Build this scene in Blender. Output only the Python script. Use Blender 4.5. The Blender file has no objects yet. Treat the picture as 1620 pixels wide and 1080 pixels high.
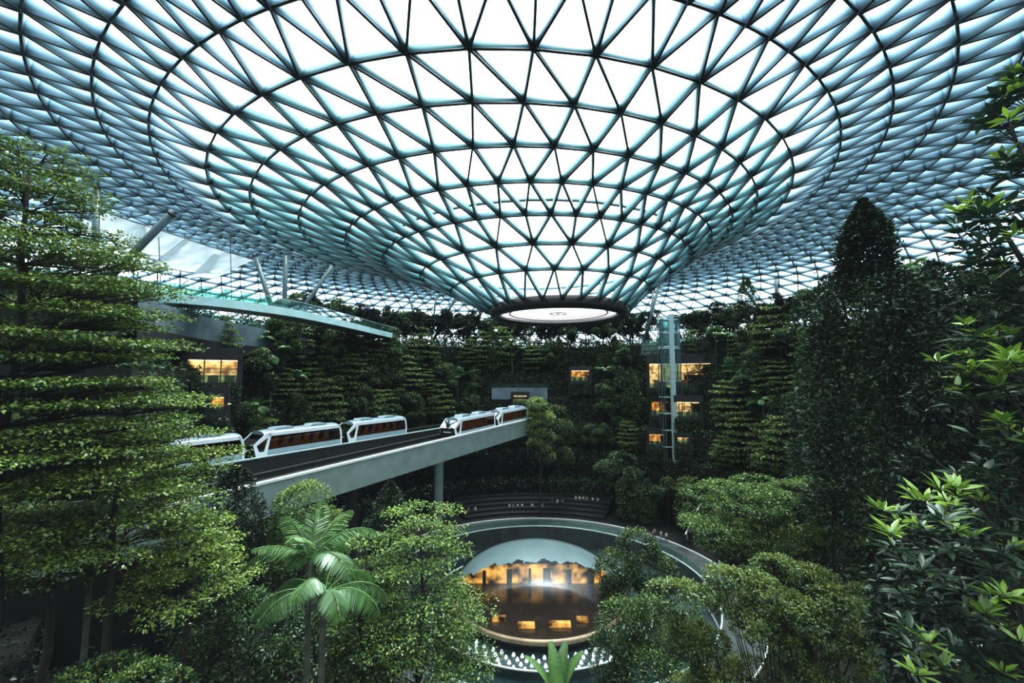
import bpy, math, random
import numpy as np
from mathutils import Vector, Matrix, Quaternion

rng = np.random.default_rng(11)
random.seed(11)
SC = bpy.context.scene
COL = SC.collection
PI = math.pi

# ------------------------------------------------------------------ camera maths
CAM = np.array([0.0, 0.0, 28.0])
FPX = 680.0
TH = math.atan(60 / FPX)
CEN = np.array([4.5, 62.5])            # middle of the valley and of the fountain


def ray(px, py):
    x = (px - 810) / FPX
    y = (540 - py) / FPX
    return np.array([x, math.cos(TH) - y * math.sin(TH), math.sin(TH) + y * math.cos(TH)])


def at(px, py, Y):
    r = ray(px, py)
    return CAM + r * (Y / r[1])


def at_ring(px, py, R):
    r = ray(px, py)
    d = r[:2]
    o = CAM[:2] - CEN
    a = d @ d
    b = 2 * d @ o
    c = o @ o - R * R
    t = (-b + math.sqrt(max(b * b - 4 * a * c, 0))) / (2 * a)
    return CAM + r * t


def proj(p):
    q = np.asarray(p, float) - CAM
    Y = q[1] * math.cos(TH) + q[2] * math.sin(TH)
    Z = -q[1] * math.sin(TH) + q[2] * math.cos(TH)
    if Y < .1:
        return (-9999, -9999, Y)
    return (810 + FPX * q[0] / Y, 540 - FPX * Z / Y, Y)


# ------------------------------------------------------------------ materials
def newmat(name):
    m = bpy.data.materials.new(name)
    m.use_nodes = True
    nt = m.node_tree
    for n in list(nt.nodes):
        nt.nodes.remove(n)
    out = nt.nodes.new('ShaderNodeOutputMaterial')
    return m, nt, out


def mat(name, col, rough=.6, metal=0.0, var=.25, scale=3.0, emit=0.0, ecol=None, spec=.5, bump=0.0):
    m, nt, out = newmat(name)
    b = nt.nodes.new('ShaderNodeBsdfPrincipled')
    tc = nt.nodes.new('ShaderNodeTexCoord')
    no = nt.nodes.new('ShaderNodeTexNoise')
    no.inputs['Scale'].default_value = scale
    no.inputs['Detail'].default_value = 4
    nt.links.new(tc.outputs['Object'], no.inputs['Vector'])
    cr = nt.nodes.new('ShaderNodeValToRGB')
    c = np.array(col)
    cr.color_ramp.elements[0].color = (*np.clip(c * (1 - var), 0, 1), 1)
    cr.color_ramp.elements[1].color = (*np.clip(c * (1 + var), 0, 1), 1)
    cr.color_ramp.elements[0].position = .3
    cr.color_ramp.elements[1].position = .7
    nt.links.new(no.outputs['Fac'], cr.inputs['Fac'])
    nt.links.new(cr.outputs['Color'], b.inputs['Base Color'])
    b.inputs['Roughness'].default_value = rough
    b.inputs['Metallic'].default_value = metal
    b.inputs['Specular IOR Level'].default_value = spec
    if emit:
        ce = np.array(ecol or col)
        er = nt.nodes.new('ShaderNodeValToRGB')
        er.color_ramp.elements[0].color = (*np.clip(ce * (1 - var) ** 1.5, 0, 1), 1)
        er.color_ramp.elements[1].color = (*np.clip(ce * (1 + var * .4), 0, 1), 1)
        er.color_ramp.elements[0].position = .38
        er.color_ramp.elements[1].position = .66
        nt.links.new(no.outputs['Fac'], er.inputs['Fac'])
        nt.links.new(er.outputs['Color'], b.inputs['Emission Color'])
        b.inputs['Emission Strength'].default_value = emit
    if bump:
        bp = nt.nodes.new('ShaderNodeBump')
        bp.inputs['Strength'].default_value = bump
        nt.links.new(no.outputs['Fac'], bp.inputs['Height'])
        nt.links.new(bp.outputs['Normal'], b.inputs['Normal'])
    nt.links.new(b.outputs[0], out.inputs[0])
    return m


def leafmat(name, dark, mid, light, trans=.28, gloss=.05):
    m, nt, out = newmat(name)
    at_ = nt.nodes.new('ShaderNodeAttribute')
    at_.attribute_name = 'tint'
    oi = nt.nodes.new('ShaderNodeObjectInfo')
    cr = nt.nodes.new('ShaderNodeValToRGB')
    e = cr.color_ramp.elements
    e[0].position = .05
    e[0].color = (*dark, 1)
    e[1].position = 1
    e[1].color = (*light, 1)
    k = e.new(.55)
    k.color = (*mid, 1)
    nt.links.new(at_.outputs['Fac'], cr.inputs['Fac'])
    mr = nt.nodes.new('ShaderNodeMapRange')
    mr.inputs['To Min'].default_value = .75
    mr.inputs['To Max'].default_value = 1.25
    nt.links.new(oi.outputs['Random'], mr.inputs['Value'])
    hs = nt.nodes.new('ShaderNodeHueSaturation')
    nt.links.new(cr.outputs['Color'], hs.inputs['Color'])
    nt.links.new(mr.outputs['Result'], hs.inputs['Value'])
    d = nt.nodes.new('ShaderNodeBsdfDiffuse')
    t = nt.nodes.new('ShaderNodeBsdfTranslucent')
    g = nt.nodes.new('ShaderNodeBsdfGlossy')
    g.inputs['Roughness'].default_value = .38
    g.inputs['Color'].default_value = (.8, .95, .9, 1)
    nt.links.new(hs.outputs['Color'], d.inputs['Color'])
    nt.links.new(hs.outputs['Color'], t.inputs['Color'])
    m1 = nt.nodes.new('ShaderNodeMixShader')
    m1.inputs[0].default_value = trans
    nt.links.new(d.outputs[0], m1.inputs[1])
    nt.links.new(t.outputs[0], m1.inputs[2])
    m2 = nt.nodes.new('ShaderNodeMixShader')
    m2.inputs[0].default_value = gloss
    nt.links.new(m1.outputs[0], m2.inputs[1])
    nt.links.new(g.outputs[0], m2.inputs[2])
    nt.links.new(m2.outputs[0], out.inputs[0])
    return m


def glassmat(name, tint, refl=1.0, rough=.02, body=0.0, bodycol=(.5, .7, .75)):
    """thin architectural glass: clear, with a real reflection at glancing angles"""
    m, nt, out = newmat(name)
    tr = nt.nodes.new('ShaderNodeBsdfTransparent')
    tr.inputs['Color'].default_value = (*tint, 1)
    gl = nt.nodes.new('ShaderNodeBsdfGlossy')
    gl.inputs['Roughness'].default_value = rough
    fr = nt.nodes.new('ShaderNodeFresnel')
    fr.inputs['IOR'].default_value = 1.5
    mu = nt.nodes.new('ShaderNodeMath')
    mu.operation = 'MULTIPLY'
    mu.inputs[1].default_value = refl
    mu.use_clamp = True
    nt.links.new(fr.outputs[0], mu.inputs[0])
    base = tr
    if body:
        df = nt.nodes.new('ShaderNodeBsdfDiffuse')
        df.inputs['Color'].default_value = (*bodycol, 1)
        tl = nt.nodes.new('ShaderNodeBsdfTranslucent')
        tl.inputs['Color'].default_value = (*bodycol, 1)
        mb = nt.nodes.new('ShaderNodeMixShader')
        mb.inputs[0].default_value = .5
        nt.links.new(df.outputs[0], mb.inputs[1])
        nt.links.new(tl.outputs[0], mb.inputs[2])
        mx = nt.nodes.new('ShaderNodeMixShader')
        mx.inputs[0].default_value = body
        nt.links.new(tr.outputs[0], mx.inputs[1])
        nt.links.new(mb.outputs[0], mx.inputs[2])
        base = mx
    mi = nt.nodes.new('ShaderNodeMixShader')
    nt.links.new(mu.outputs[0], mi.inputs[0])
    nt.links.new(base.outputs[0], mi.inputs[1])
    nt.links.new(gl.outputs[0], mi.inputs[2])
    nt.links.new(mi.outputs[0], out.inputs[0])
    return m


def objcol_mat(name, rough=.8):
    m, nt, out = newmat(name)
    b = nt.nodes.new('ShaderNodeBsdfPrincipled')
    oi = nt.nodes.new('ShaderNodeObjectInfo')
    no = nt.nodes.new('ShaderNodeTexNoise')
    no.inputs['Scale'].default_value = 14
    mx = nt.nodes.new('ShaderNodeMixRGB')
    mx.blend_type = 'MULTIPLY'
    mx.inputs[0].default_value = .25
    nt.links.new(oi.outputs['Color'], mx.inputs[1])
    nt.links.new(no.outputs['Fac'], mx.inputs[2])
    nt.links.new(mx.outputs[0], b.inputs['Base Color'])
    b.inputs['Roughness'].default_value = rough
    nt.links.new(b.outputs[0], out.inputs[0])
    return m


M = {}
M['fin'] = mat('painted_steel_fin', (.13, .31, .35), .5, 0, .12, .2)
M['fin_out'] = mat('painted_steel_fin_outer', (.50, .71, .83), .5, 0, .10, .2)  # paler copy of the fin colour, lightened where little light reaches
M['flange'] = mat('dark_steel_flange', (.018, .03, .034), .5, .2, .2, .5)
M['roofglass'] = glassmat('roof_glass', (.93, .98, .98), .55, .05)
M['rim'] = mat('bronze_dark_metal', (.012, .010, .011), .5, .2, .2, 1)
M['oculus_glass'] = glassmat('frosted_oculus_glass', (.9, .92, .95), .3, .1, .35, (.95, .93, .97))
M['line'] = mat('dark_line_metal', (.03, .03, .035), .5)
M['white_lip'] = mat('white_painted_lip', (.85, .87, .9), .4, 0, .05)
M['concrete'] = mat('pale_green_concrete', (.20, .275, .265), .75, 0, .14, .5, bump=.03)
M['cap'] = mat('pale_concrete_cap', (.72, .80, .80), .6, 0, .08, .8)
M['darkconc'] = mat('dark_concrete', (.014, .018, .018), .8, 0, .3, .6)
M['trackdark'] = mat('dark_track_bed', (.008, .010, .010), .7, 0, .3, 1.2)
M['rail'] = mat('steel_rail', (.30, .34, .34), .35, .8, .1)
M['soil'] = mat('dark_planted_soil', (.004, .0055, .004), .95, 0, .5, .7, bump=.2)
M['greenwall'] = mat('green_wall_backing', (.005, .008, .005), .95, 0, .5, .8)
M['paving'] = mat('grey_stone_paving', (.05, .066, .068), .45, 0, .25, .6)
M['facade'] = mat('grey_blue_facade', (.11, .16, .19), .5, 0, .35, .35)
M['facade_dark'] = mat('charcoal_facade', (.011, .014, .017), .6, 0, .25, .5)
M['steel'] = mat('grey_green_steel', (.09, .135, .145), .4, .35, .12)
M['steel_pale'] = mat('pale_teal_steel', (.42, .56, .58), .4, .2, .1)
M['bridge'] = mat('pale_teal_fascia', (.45, .68, .72), .4, 0, .1, .6)
M['railglass'] = glassmat('green_rail_glass', (.62, .84, .78), .5, .02, .10, (.35, .6, .55))
M['liftglass'] = glassmat('lift_glass', (.6, .82, .84), .8, .02, .25, (.3, .5, .52))
M['sail'] = glassmat('white_sail_fabric', (.6, .66, .7), .1, .5, .85, (.80, .88, .92))
M['carbody'] = mat('pale_blue_car_paint', (.34, .46, .53), .3, .15, .06, 1)
M['carwhite'] = mat('white_car_frame', (.72, .83, .88), .3, 0, .05, 1)
M['carroof'] = mat('silver_blue_roof', (.36, .48, .55), .25, .4, .12, 1)
M['carglass'] = glassmat('smoked_train_glass', (.20, .19, .18), .9, .03)
M['cardark'] = mat('dark_car_underframe', (.02, .022, .024), .5, .2, .2)
M['carseat'] = mat('tan_seat', (.30, .14, .06), .7, 0, .2, 2, emit=.12, ecol=(.9, .38, .10))  # warm cabin light put into the seats as a faint glow
M['carlight'] = mat('warm_car_light', (1, .8, .5), .5, 0, .05, 1, emit=5.0, ecol=(1, .55, .22))
M['warmwall'] = mat('warm_lit_wall', (.75, .50, .26), .7, 0, .7, 1.1, emit=.8, ecol=(1, .55, .22))  # shop light put into the back wall as its own glow
M['warmlight'] = mat('warm_light_strip', (1, .85, .6), .5, 0, .02, 1, emit=2.6, ecol=(1, .68, .36))
M['orangewall'] = mat('orange_lit_wall', (.7, .32, .10), .7, 0, .75, 1.0, emit=.85, ecol=(1, .38, .09))  # orange self-glow of the wall standing in for shop light
M['hallglow'] = mat('warm_hall_and_glint_glow', (.25, .14, .06), .7, 0, .97, .62, emit=1.25, ecol=(1, .40, .10))  # hall light and floor glints put in as a patchy self-glow
M['wood'] = mat('warm_brown_wood', (.22, .11, .05), .6, 0, .3, 3)
M['bark'] = mat('grey_brown_bark', (.026, .024, .020), .9, 0, .4, 3, bump=.3)
M['palebark'] = mat('pale_palm_bark', (.07, .085, .07), .8, 0, .3, 3)
M['water'] = mat('dark_pool_water', (.012, .028, .030), .08, 0, .3, .4, spec=.6)
M['pooldeck'] = mat('wet_grey_green_pool_floor', (.04, .07, .072), .3, 0, .35, .5)
M['poollight'] = mat('cool_white_pool_light', (.9, 1, 1), .4, 0, .02, 1, emit=1.1, ecol=(.75, .95, 1))
M['brass'] = mat('tan_metal_rim', (.38, .30, .20), .35, .5, .2, 1)
M['skin'] = mat('skin', (.42, .25, .17), .6, 0, .08, 8)
M['hairm'] = mat('dark_hair', (.015, .012, .010), .6, 0, .3, 20)
M['cloth'] = objcol_mat('plain_cloth')
M['leaf_tier'] = leafmat('tiered_tree_leaf', (.006, .016, .009), (.046, .10, .026), (.36, .50, .10), .22)
M['leaf_fine'] = leafmat('fine_bush_leaf', (.015, .034, .015), (.10, .18, .045), (.46, .54, .15))
M['leaf_dark'] = leafmat('dark_gloss_leaf', (.006, .013, .009), (.016, .036, .018), (.09, .14, .05), .15, .035)
M['leaf_big'] = leafmat('broad_foreground_leaf', (.007, .015, .010), (.025, .062, .030), (.30, .50, .06), .3, .06)
M['leaf_bg'] = leafmat('distant_tree_leaf', (.006, .014, .010), (.062, .118, .055), (.42, .53, .17), .22, .03)
M['leaf_top'] = leafmat('top_terrace_tree_leaf', (.006, .013, .009), (.020, .040, .024), (.09, .13, .06), .2, .04)
M['leaf_palm'] = leafmat('palm_leaf', (.020, .05, .026), (.085, .19, .072), (.26, .44, .13), .32, .06)


# ------------------------------------------------------------------ mesh helpers
def mesh_np(name, V, F, mats, mi=None, smooth=False, tint=None):
    V = np.ascontiguousarray(V, dtype=np.float32)
    F = np.ascontiguousarray(F, dtype=np.int32)
    me = bpy.data.meshes.new(name)
    n, k = F.shape
    me.vertices.add(len(V))
    me.vertices.foreach_set('co', V.ravel())
    me.loops.add(n * k)
    me.loops.foreach_set('vertex_index', F.ravel())
    me.polygons.add(n)
    me.polygons.foreach_set('loop_start', np.arange(0, n * k, k, dtype=np.int32))
    if mi is not None:
        me.polygons.foreach_set('material_index', np.ascontiguousarray(mi, dtype=np.int32))
    if smooth:
        me.polygons.foreach_set('use_smooth', np.ones(n, dtype=bool))
    me.update(calc_edges=True)
    for m in (mats if isinstance(mats, (list, tuple)) else [mats]):
        me.materials.append(m)
    if tint is not None:
        a = me.attributes.new('tint', 'FLOAT', 'POINT')
        a.data.foreach_set('value', np.ascontiguousarray(tint, dtype=np.float32))
    return me


class MB:
    """collects boxes, tubes and prisms into one mesh"""

    def __init__(self):
        self.v = []
        self.f = []
        self.m = []

    def add(self, vs, fs, mi=0):
        o = len(self.v)
        self.v += [tuple(map(float, p)) for p in vs]
        self.f += [tuple(i + o for i in f) for f in fs]
        self.m += [mi] * len(fs)
        return self

    def box(self, x0, x1, y0, y1, z0, z1, mi=0):
        return self.add([(x0, y0, z0), (x1, y0, z0), (x1, y1, z0), (x0, y1, z0), (x0, y0, z1), (x1, y0, z1), (x1, y1, z1), (x0, y1, z1)],
                        [(0, 3, 2, 1), (4, 5, 6, 7), (0, 1, 5, 4), (1, 2, 6, 5), (2, 3, 7, 6), (3, 0, 4, 7)], mi)

    def prism(self, poly, y0, y1, mi=0):
        """poly in x,z pulled along y"""
        n = len(poly)
        vs = [(x, y0, z) for x, z in poly] + [(x, y1, z) for x, z in poly]
        fs = [tuple(range(n)), tuple(range(2 * n - 1, n - 1, -1))]
        fs += [(i, i + n, (i + 1) % n + n, (i + 1) % n) for i in range(n)]
        return self.add(vs, fs, mi)

    def tube(self, pts, rad, n=8, mi=0, cap=True):
        pts = [Vector(p) for p in pts]
        rad = rad if isinstance(rad, (list, tuple)) else [rad] * len(pts)
        vs = []
        prev = None
        for i, p in enumerate(pts):
            d = (pts[min(i + 1, len(pts) - 1)] - pts[max(i - 1, 0)]).normalized()
            if prev is None:
                s = d.cross(Vector((0, 0, 1)))
                if s.length < .05:
                    s = Vector((1, 0, 0))
                s.normalize()
            else:
                s = (prev - d * prev.dot(d)).normalized()
            prev = s
            t = d.cross(s)
            for k in range(n):
                a = 2 * PI * k / n
                vs.append(p + (s * math.cos(a) + t * math.sin(a)) * rad[i])
        fs = []
        for i in range(len(pts) - 1):
            for k in range(n):
                fs.append((i * n + k, i * n + (k + 1) % n, (i + 1) * n + (k + 1) % n, (i + 1) * n + k))
        if cap:
            fs.append(tuple(range(n - 1, -1, -1)))
            fs.append(tuple(range((len(pts) - 1) * n, len(pts) * n)))
        return self.add(vs, fs, mi)

    def lathe(self, prof, n=48, c=(0, 0), mi=0, a0=0.0, a1=2 * PI):
        """profile of (r, z), turned about a vertical axis"""
        full = abs(a1 - a0 - 2 * PI) < 1e-6
        m = n if full else n + 1
        vs = []
        for k in range(m):
            a = a0 + (a1 - a0) * k / n
            for r, z in prof:
                vs.append((c[0] + r * math.cos(a), c[1] + r * math.sin(a), z))
        L = len(prof)
        fs = []
        for k in range(n):
            k2 = (k + 1) % m
            for i in range(L - 1):
                fs.append((k * L + i, k2 * L + i, k2 * L + i + 1, k * L + i + 1))
        return self.add(vs, fs, mi)

    def build(self, name, mats, parent=None, smooth=False, loc=None):
        me = bpy.data.meshes.new(name)
        me.from_pydata(self.v, [], self.f)
        for m in (mats if isinstance(mats, (list, tuple)) else [mats]):
            me.materials.append(m)
        if any(self.m):
            me.polygons.foreach_set('material_index', self.m)
        if smooth:
            me.polygons.foreach_set('use_smooth', [True] * len(me.polygons))
        me.update()
        return link(name, me, parent, loc)


def link(name, me, parent=None, loc=None):
    o = bpy.data.objects.new(name, me)
    COL.objects.link(o)
    if parent is not None:
        o.parent = parent
    if loc is not None:
        o.location = tuple(float(v) for v in loc)
    return o


def tag(o, label=None, cat=None, group=None, kind=None):
    if label:
        o['label'] = label
    if cat:
        o['category'] = cat
    if group:
        o['group'] = group
    if kind:
        o['kind'] = kind
    return o


def thing(name, label, cat, loc=(0, 0, 0), rz=0.0, group=None):
    o = bpy.data.objects.new(name, None)
    o.empty_display_size = .3
    COL.objects.link(o)
    o.location = tuple(float(v) for v in loc)
    o.rotation_euler = (0, 0, rz)
    return tag(o, label, cat, group)


def structure(o):
    o['kind'] = 'structure'
    return o


def copy_tree(o, parent=None):
    c = o.copy()
    COL.objects.link(c)
    c.parent = parent
    for ch in list(o.children):
        copy_tree(ch, c)
    return c


def unit(a):
    return a / np.maximum(np.linalg.norm(a, axis=-1, keepdims=True), 1e-9)


def beams(P, Q, Nn, w, d0, d1):
    """boxes from P to Q, Nn the outward normal, from depth d0 to d1 below the skin"""
    P = np.asarray(P, float)
    Q = np.asarray(Q, float)
    Nn = np.asarray(Nn, float)
    S = unit(np.cross(Q - P, Nn)) * (w / 2)
    n = len(P)
    V = np.stack([P - S - Nn * d0, P + S - Nn * d0, P + S - Nn * d1, P - S - Nn * d1,
                  Q - S - Nn * d0, Q + S - Nn * d0, Q + S - Nn * d1, Q - S - Nn * d1], 1).reshape(-1, 3)
    f = np.array([[0, 1, 5, 4], [1, 2, 6, 5], [2, 3, 7, 6], [3, 0, 4, 7], [0, 3, 2, 1], [4, 5, 6, 7]])
    Fc = (f[None] + (np.arange(n) * 8)[:, None, None]).reshape(-1, 4)
    return V, Fc


def fin_mesh(name, P, Q, Nn, w, d, finmat):
    V1, F1 = beams(P, Q, Nn, w, 0.0, d)
    V2, F2 = beams(P, Q, Nn, w * 1.15, d, d + .06)
    V = np.concatenate([V1, V2])
    Fc = np.concatenate([F1, F2 + len(V1)])
    mi = np.concatenate([np.zeros(len(F1)), np.ones(len(F2))])
    return mesh_np(name, V, Fc, [finmat, M['flange']], mi)


# ------------------------------------------------------------------ the roof
RINGS = [  # count, height above the camera, radius, centre x, angle of node 0, link to the ring before
    (27, 9.95, 9.5, 6.5, -120.4), (27, 11.87, 13.44, 5.2, -105.5), (27, 13.7, 16.77, 4.4, -97.5),
    (54, 15.35, 20.4, 3.2, -95.3), (54, 17.0, 23.8, 2.0, -91.1), (54, 18.2, 27.5, .4, -83.9),
    (54, 19.4, 31.1, -.9, -86.8), (54, 20.6, 34.6, -1.2, -85.8)]
for i, (h, r) in enumerate([(21.6, 38.5), (22.4, 42), (22.9, 45.5), (23.2, 49), (23.3, 52.5), (23.3, 56), (23.1, 59.5), (22.5, 63), (21.6, 66.5),
                            (20.3, 70), (18.6, 73.3), (16.5, 76.3), (14, 79), (11.2, 81.2), (8.0, 83)]):
    RINGS.append((108, h, r, -1.5, -85.8 + (1.667 if i % 2 else 0)))
RINGS = [(n, h + (0 if i == 0 else .75 if i < 8 else 1.0), r, cx, a) for i, (n, h, r, cx, a) in enumerate(RINGS)]
# which two nodes of the ring inside (offsets) each node reaches
LINKS = [None, (0, 1), (0, 1), 'double', (0, 1), (0, 1), (-1, 0), (0, 1), 'double'] + [(0, 1) if i % 2 else (-1, 0) for i in range(1, 15)]


def build_roof():
    nodes = []
    for n, h, r, cx, a in RINGS:
        A = np.radians(a) + np.arange(n) * 2 * PI / n
        nodes.append(np.stack([cx + r * np.cos(A), 60 + r * np.sin(A), np.full(n, 28 + h)], 1))
    norm = []
    for i, (n, h, r, cx, a) in enumerate(RINGS):
        j0, j1 = max(i - 1, 0), min(i + 1, len(RINGS) - 1)
        dh = RINGS[j1][1] - RINGS[j0][1]
        dr = RINGS[j1][2] - RINGS[j0][2]
        L = math.hypot(dh, dr)
        A = np.radians(a) + np.arange(n) * 2 * PI / n
        norm.append(np.stack([-dh / L * np.cos(A), -dh / L * np.sin(A), np.full(n, dr / L)], 1))
    roof = bpy.data.objects.new('ceiling', None)
    COL.objects.link(roof)
    structure(roof)
    roof['label'] = 'vast glass funnel roof of triangular panes on a teal steel lattice'
    dep = lambda i: .78 if i < 8 else (min(.78 + (i - 7) * .14, 1.35) if i < 16 else 1.0)
    wid = lambda i: .14
    for i, (n, h, r, cx, a) in enumerate(RINGS):
        if i == 0:
            continue
        P = nodes[i]
        Q = np.roll(P, -1, 0)
        Nn = unit(norm[i] + np.roll(norm[i], -1, 0))
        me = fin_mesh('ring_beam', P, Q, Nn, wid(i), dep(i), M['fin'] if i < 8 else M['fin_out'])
        link('ring_beam', me, roof)
        if i == 3:
            P2 = P + norm[i] * .2 + np.array([0, 0, 1.0])
            me = fin_mesh('ring_beam', P2, np.roll(P2, -1, 0), Nn, .2, .3, M['fin'])
            link('ring_beam', me, roof)
    # diagonals
    outerP, outerQ, outerN, outerD = [], [], [], []
    fam = {}
    for i in range(1, len(RINGS)):
        n = RINGS[i][0]
        m = RINGS[i - 1][0]
        lk = LINKS[i]
        for k in range(n):
            if lk == 'double':
                if k % 2 == 0:
                    js = [(k // 2, 'axial')]
                else:
                    js = [((k - 1) // 2, 'a'), ((k + 1) // 2, 'b')]
            else:
                js = [(k + lk[0], 'a'), (k + lk[1], 'b')]
            for j, tagk in js:
                j %= m
                P, Q = nodes[i - 1][j], nodes[i][k]
                Nn = norm[i - 1][j] + norm[i][k]
                Nn = Nn / np.linalg.norm(Nn)
                if i < 8:
                    fam.setdefault((i, tagk, k), (P, Q, Nn, dep(i)))
                else:
                    outerP.append(P)
                    outerQ.append(Q)
                    outerN.append(Nn)
                    outerD.append(dep(i))
    # chain the inner diagonals into ribs that run up the funnel
    def chain(tagk, name):
        sections = [(1, 2, 27), (3, 7, 54)]
        for s0, s1, n in sections:
            for k0 in range(n):
                Ps, Qs, Ns = [], [], []
                k = k0
                i = s0
                while i <= s1:
                    e = fam.get((i, tagk, k % RINGS[i][0]))
                    if e is None and i == 3:
                        e = fam.get((i, 'axial', k % RINGS[i][0])) if tagk == 'a' else None
                    if e is not None:
                        Ps.append(e[0])
                        Qs.append(e[1])
                        Ns.append(e[2])
                    if i < s1:
                        lk = LINKS[i + 1]
                        k = k - (lk[0] if tagk == 'a' else lk[1])
                    i += 1
                if Ps:
                    link(name, fin_mesh(name, Ps, Qs, Ns, .14, .78, M['fin']), roof)
    chain('a', 'clockwise_rib')
    chain('b', 'counterclockwise_rib')
    oD = np.array(outerD)
    Vs, Fs, Ms, off = [], [], [], 0
    for d in np.unique(oD):
        s = oD == d
        for w, d0, d1, mi in ((.12, 0, d, 0), (.16, d, d + .05, 1)):
            V, Fc = beams(np.array(outerP)[s], np.array(outerQ)[s], np.array(outerN)[s], w, d0, d1)
            Vs.append(V)
            Fs.append(Fc + off)
            Ms.append(np.full(len(Fc), mi))
            off += len(V)
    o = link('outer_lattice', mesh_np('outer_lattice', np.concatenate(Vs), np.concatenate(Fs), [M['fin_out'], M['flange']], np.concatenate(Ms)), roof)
    o['kind'] = 'stuff'
    o['label'] = 'dense blue steel lattice of the outer roof'
    # panes
    V = np.concatenate(nodes)
    st = np.cumsum([0] + [r[0] for r in RINGS])
    T = []
    for i in range(1, len(RINGS)):
        n, m, lk = RINGS[i][0], RINGS[i - 1][0], LINKS[i]
        for k in range(n):
            if lk == 'double':
                if k % 2 == 0:
                    T.append((st[i] + k, st[i - 1] + k // 2, st[i] + (k + 1) % n))
                    T.append((st[i] + k, st[i] + (k - 1) % n, st[i - 1] + k // 2))
                else:
                    T.append((st[i] + k, st[i - 1] + ((k - 1) // 2) % m, st[i - 1] + ((k + 1) // 2) % m))
            else:
                j0, j1 = (k + lk[0]) % m, (k + lk[1]) % m
                T.append((st[i] + k, st[i - 1] + j0, st[i - 1] + j1))
                T.append((st[i] + k, st[i - 1] + j1, st[i] + (k + 1) % n))
    g = link('glazing', mesh_np('glazing', V, np.array(T), M['roofglass']), roof)
    return nodes, norm


ROOF_NODES, ROOF_NORM = build_roof()

# oculus: the dark ring that closes the funnel, and the pale glass disc in it
ocx, ocy, oz = 6.5, 60.0, 28.0
oc = thing('oculus_ring', 'dark bronze ring closing the glass funnel roof, round pale glass disc inside', 'oculus', (ocx, ocy, oz + 8.5))
MB().lathe([(8.4, .45), (8.5, .1), (9.2, .0), (9.5, .2), (9.58, 1.5), (9.1, 1.65), (8.4, 1.65), (8.4, .45)], 96).build('rim', M['rim'], oc, True)
MB().lathe([(8.0, .62), (8.05, .5), (8.38, .42), (8.38, .62), (8.0, .62)], 96).build('white_lip', M['white_lip'], oc, True)
gd_o = MB().lathe([(0.001, .78), (8.3, .78)], 64).build('glass_disc', M['oculus_glass'], oc)
b = MB()
b.lathe([(1.0, .74), (1.0, .66), (1.16, .66), (1.16, .74), (1.0, .74)], 48)
b.lathe([(0.001, .68), (.28, .68), (.28, .74)], 24)
b.build('centre_fitting', M['line'], gd_o)
MB().lathe([(6.75, .74), (6.75, .64), (6.9, .64), (6.9, .74), (6.75, .74)], 72).build('inner_ring', M['line'], gd_o)

# ------------------------------------------------------------------ ground and terraces
FAR = (math.radians(-35), math.radians(215))
NEAR = (math.radians(215), math.radians(325))
TER_FAR = [(37, 39, 5), (39, 41, 11), (41, 43, 17), (43, 45, 23), (45, 47, 29), (47, 90, 36)]
TER_NEAR = [(37, 43, 3), (43, 49, 6), (49, 55, 10), (55, 90, 16)]


def in_far(x, y):
    a = math.atan2(y - CEN[1], x - CEN[0])
    if a < FAR[0]:
        a += 2 * PI
    return a <= FAR[1]


def ground(x, y):
    r = math.hypot(x - CEN[0], y - CEN[1])
    z = 0.0
    if r < 22.2:
        return -2.6
    for r0, r1, zz in (TER_FAR if in_far(x, y) else TER_NEAR):
        if r >= r0:
            z = zz
    return z


def sector(name, r0, r1, z0, z1, a0, a1, m, n=72):
    b = MB()
    b.lathe([(r0, z0), (r0, z1), (r1, z1), (r1, z0)], n, CEN, 0, a0, a1)
    for a in (a0, a1):
        b.add([(CEN[0] + r * math.cos(a), CEN[1] + r * math.sin(a), z) for r, z in ((r0, z0), (r0, z1), (r1, z1), (r1, z0))], [(0, 1, 2, 3)])
    o = b.build(name, m)
    return structure(o)


b = MB()
b.lathe([(26.8, -6), (26.8, 0), (38, 0)], 96, CEN)
structure(b.build('floor', M['soil']))
for (lst, (a0, a1)) in ((TER_FAR, FAR), (TER_NEAR, NEAR)):
    for r0, r1, z in lst:
        sector('terrace_ledge', r0, r1, -6, z, a0, a1, M['greenwall'])
structure(MB().lathe([(88, -6), (88, 37)], 60, CEN, 0, *NEAR).build('wall_near', M['facade_dark']))

# ring walkway round the fountain pit
ringw = thing('ring_walkway', 'grey stone ring walkway circling the fountain pit, thin pale edges', 'walkway', (CEN[0], CEN[1], 0))
ringw['kind'] = 'structure'
MB().lathe([(22.2, -4.5), (22.2, .12), (26.8, .12), (26.8, -.4)], 120).build('paving', M['paving'], ringw)
MB().lathe([(22.15, .12), (22.15, .27), (22.33, .27), (22.33, .12)], 120).build('inner_edge', M['cap'], ringw)
MB().lathe([(26.7, .12), (26.7, .30), (26.86, .30), (26.86, .12)], 120).build('outer_edge', M['cap'], ringw)
MB().lathe([(22.24, .27), (22.24, 1.25)], 120).build('glass_balustrade', M['railglass'], ringw)

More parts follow.
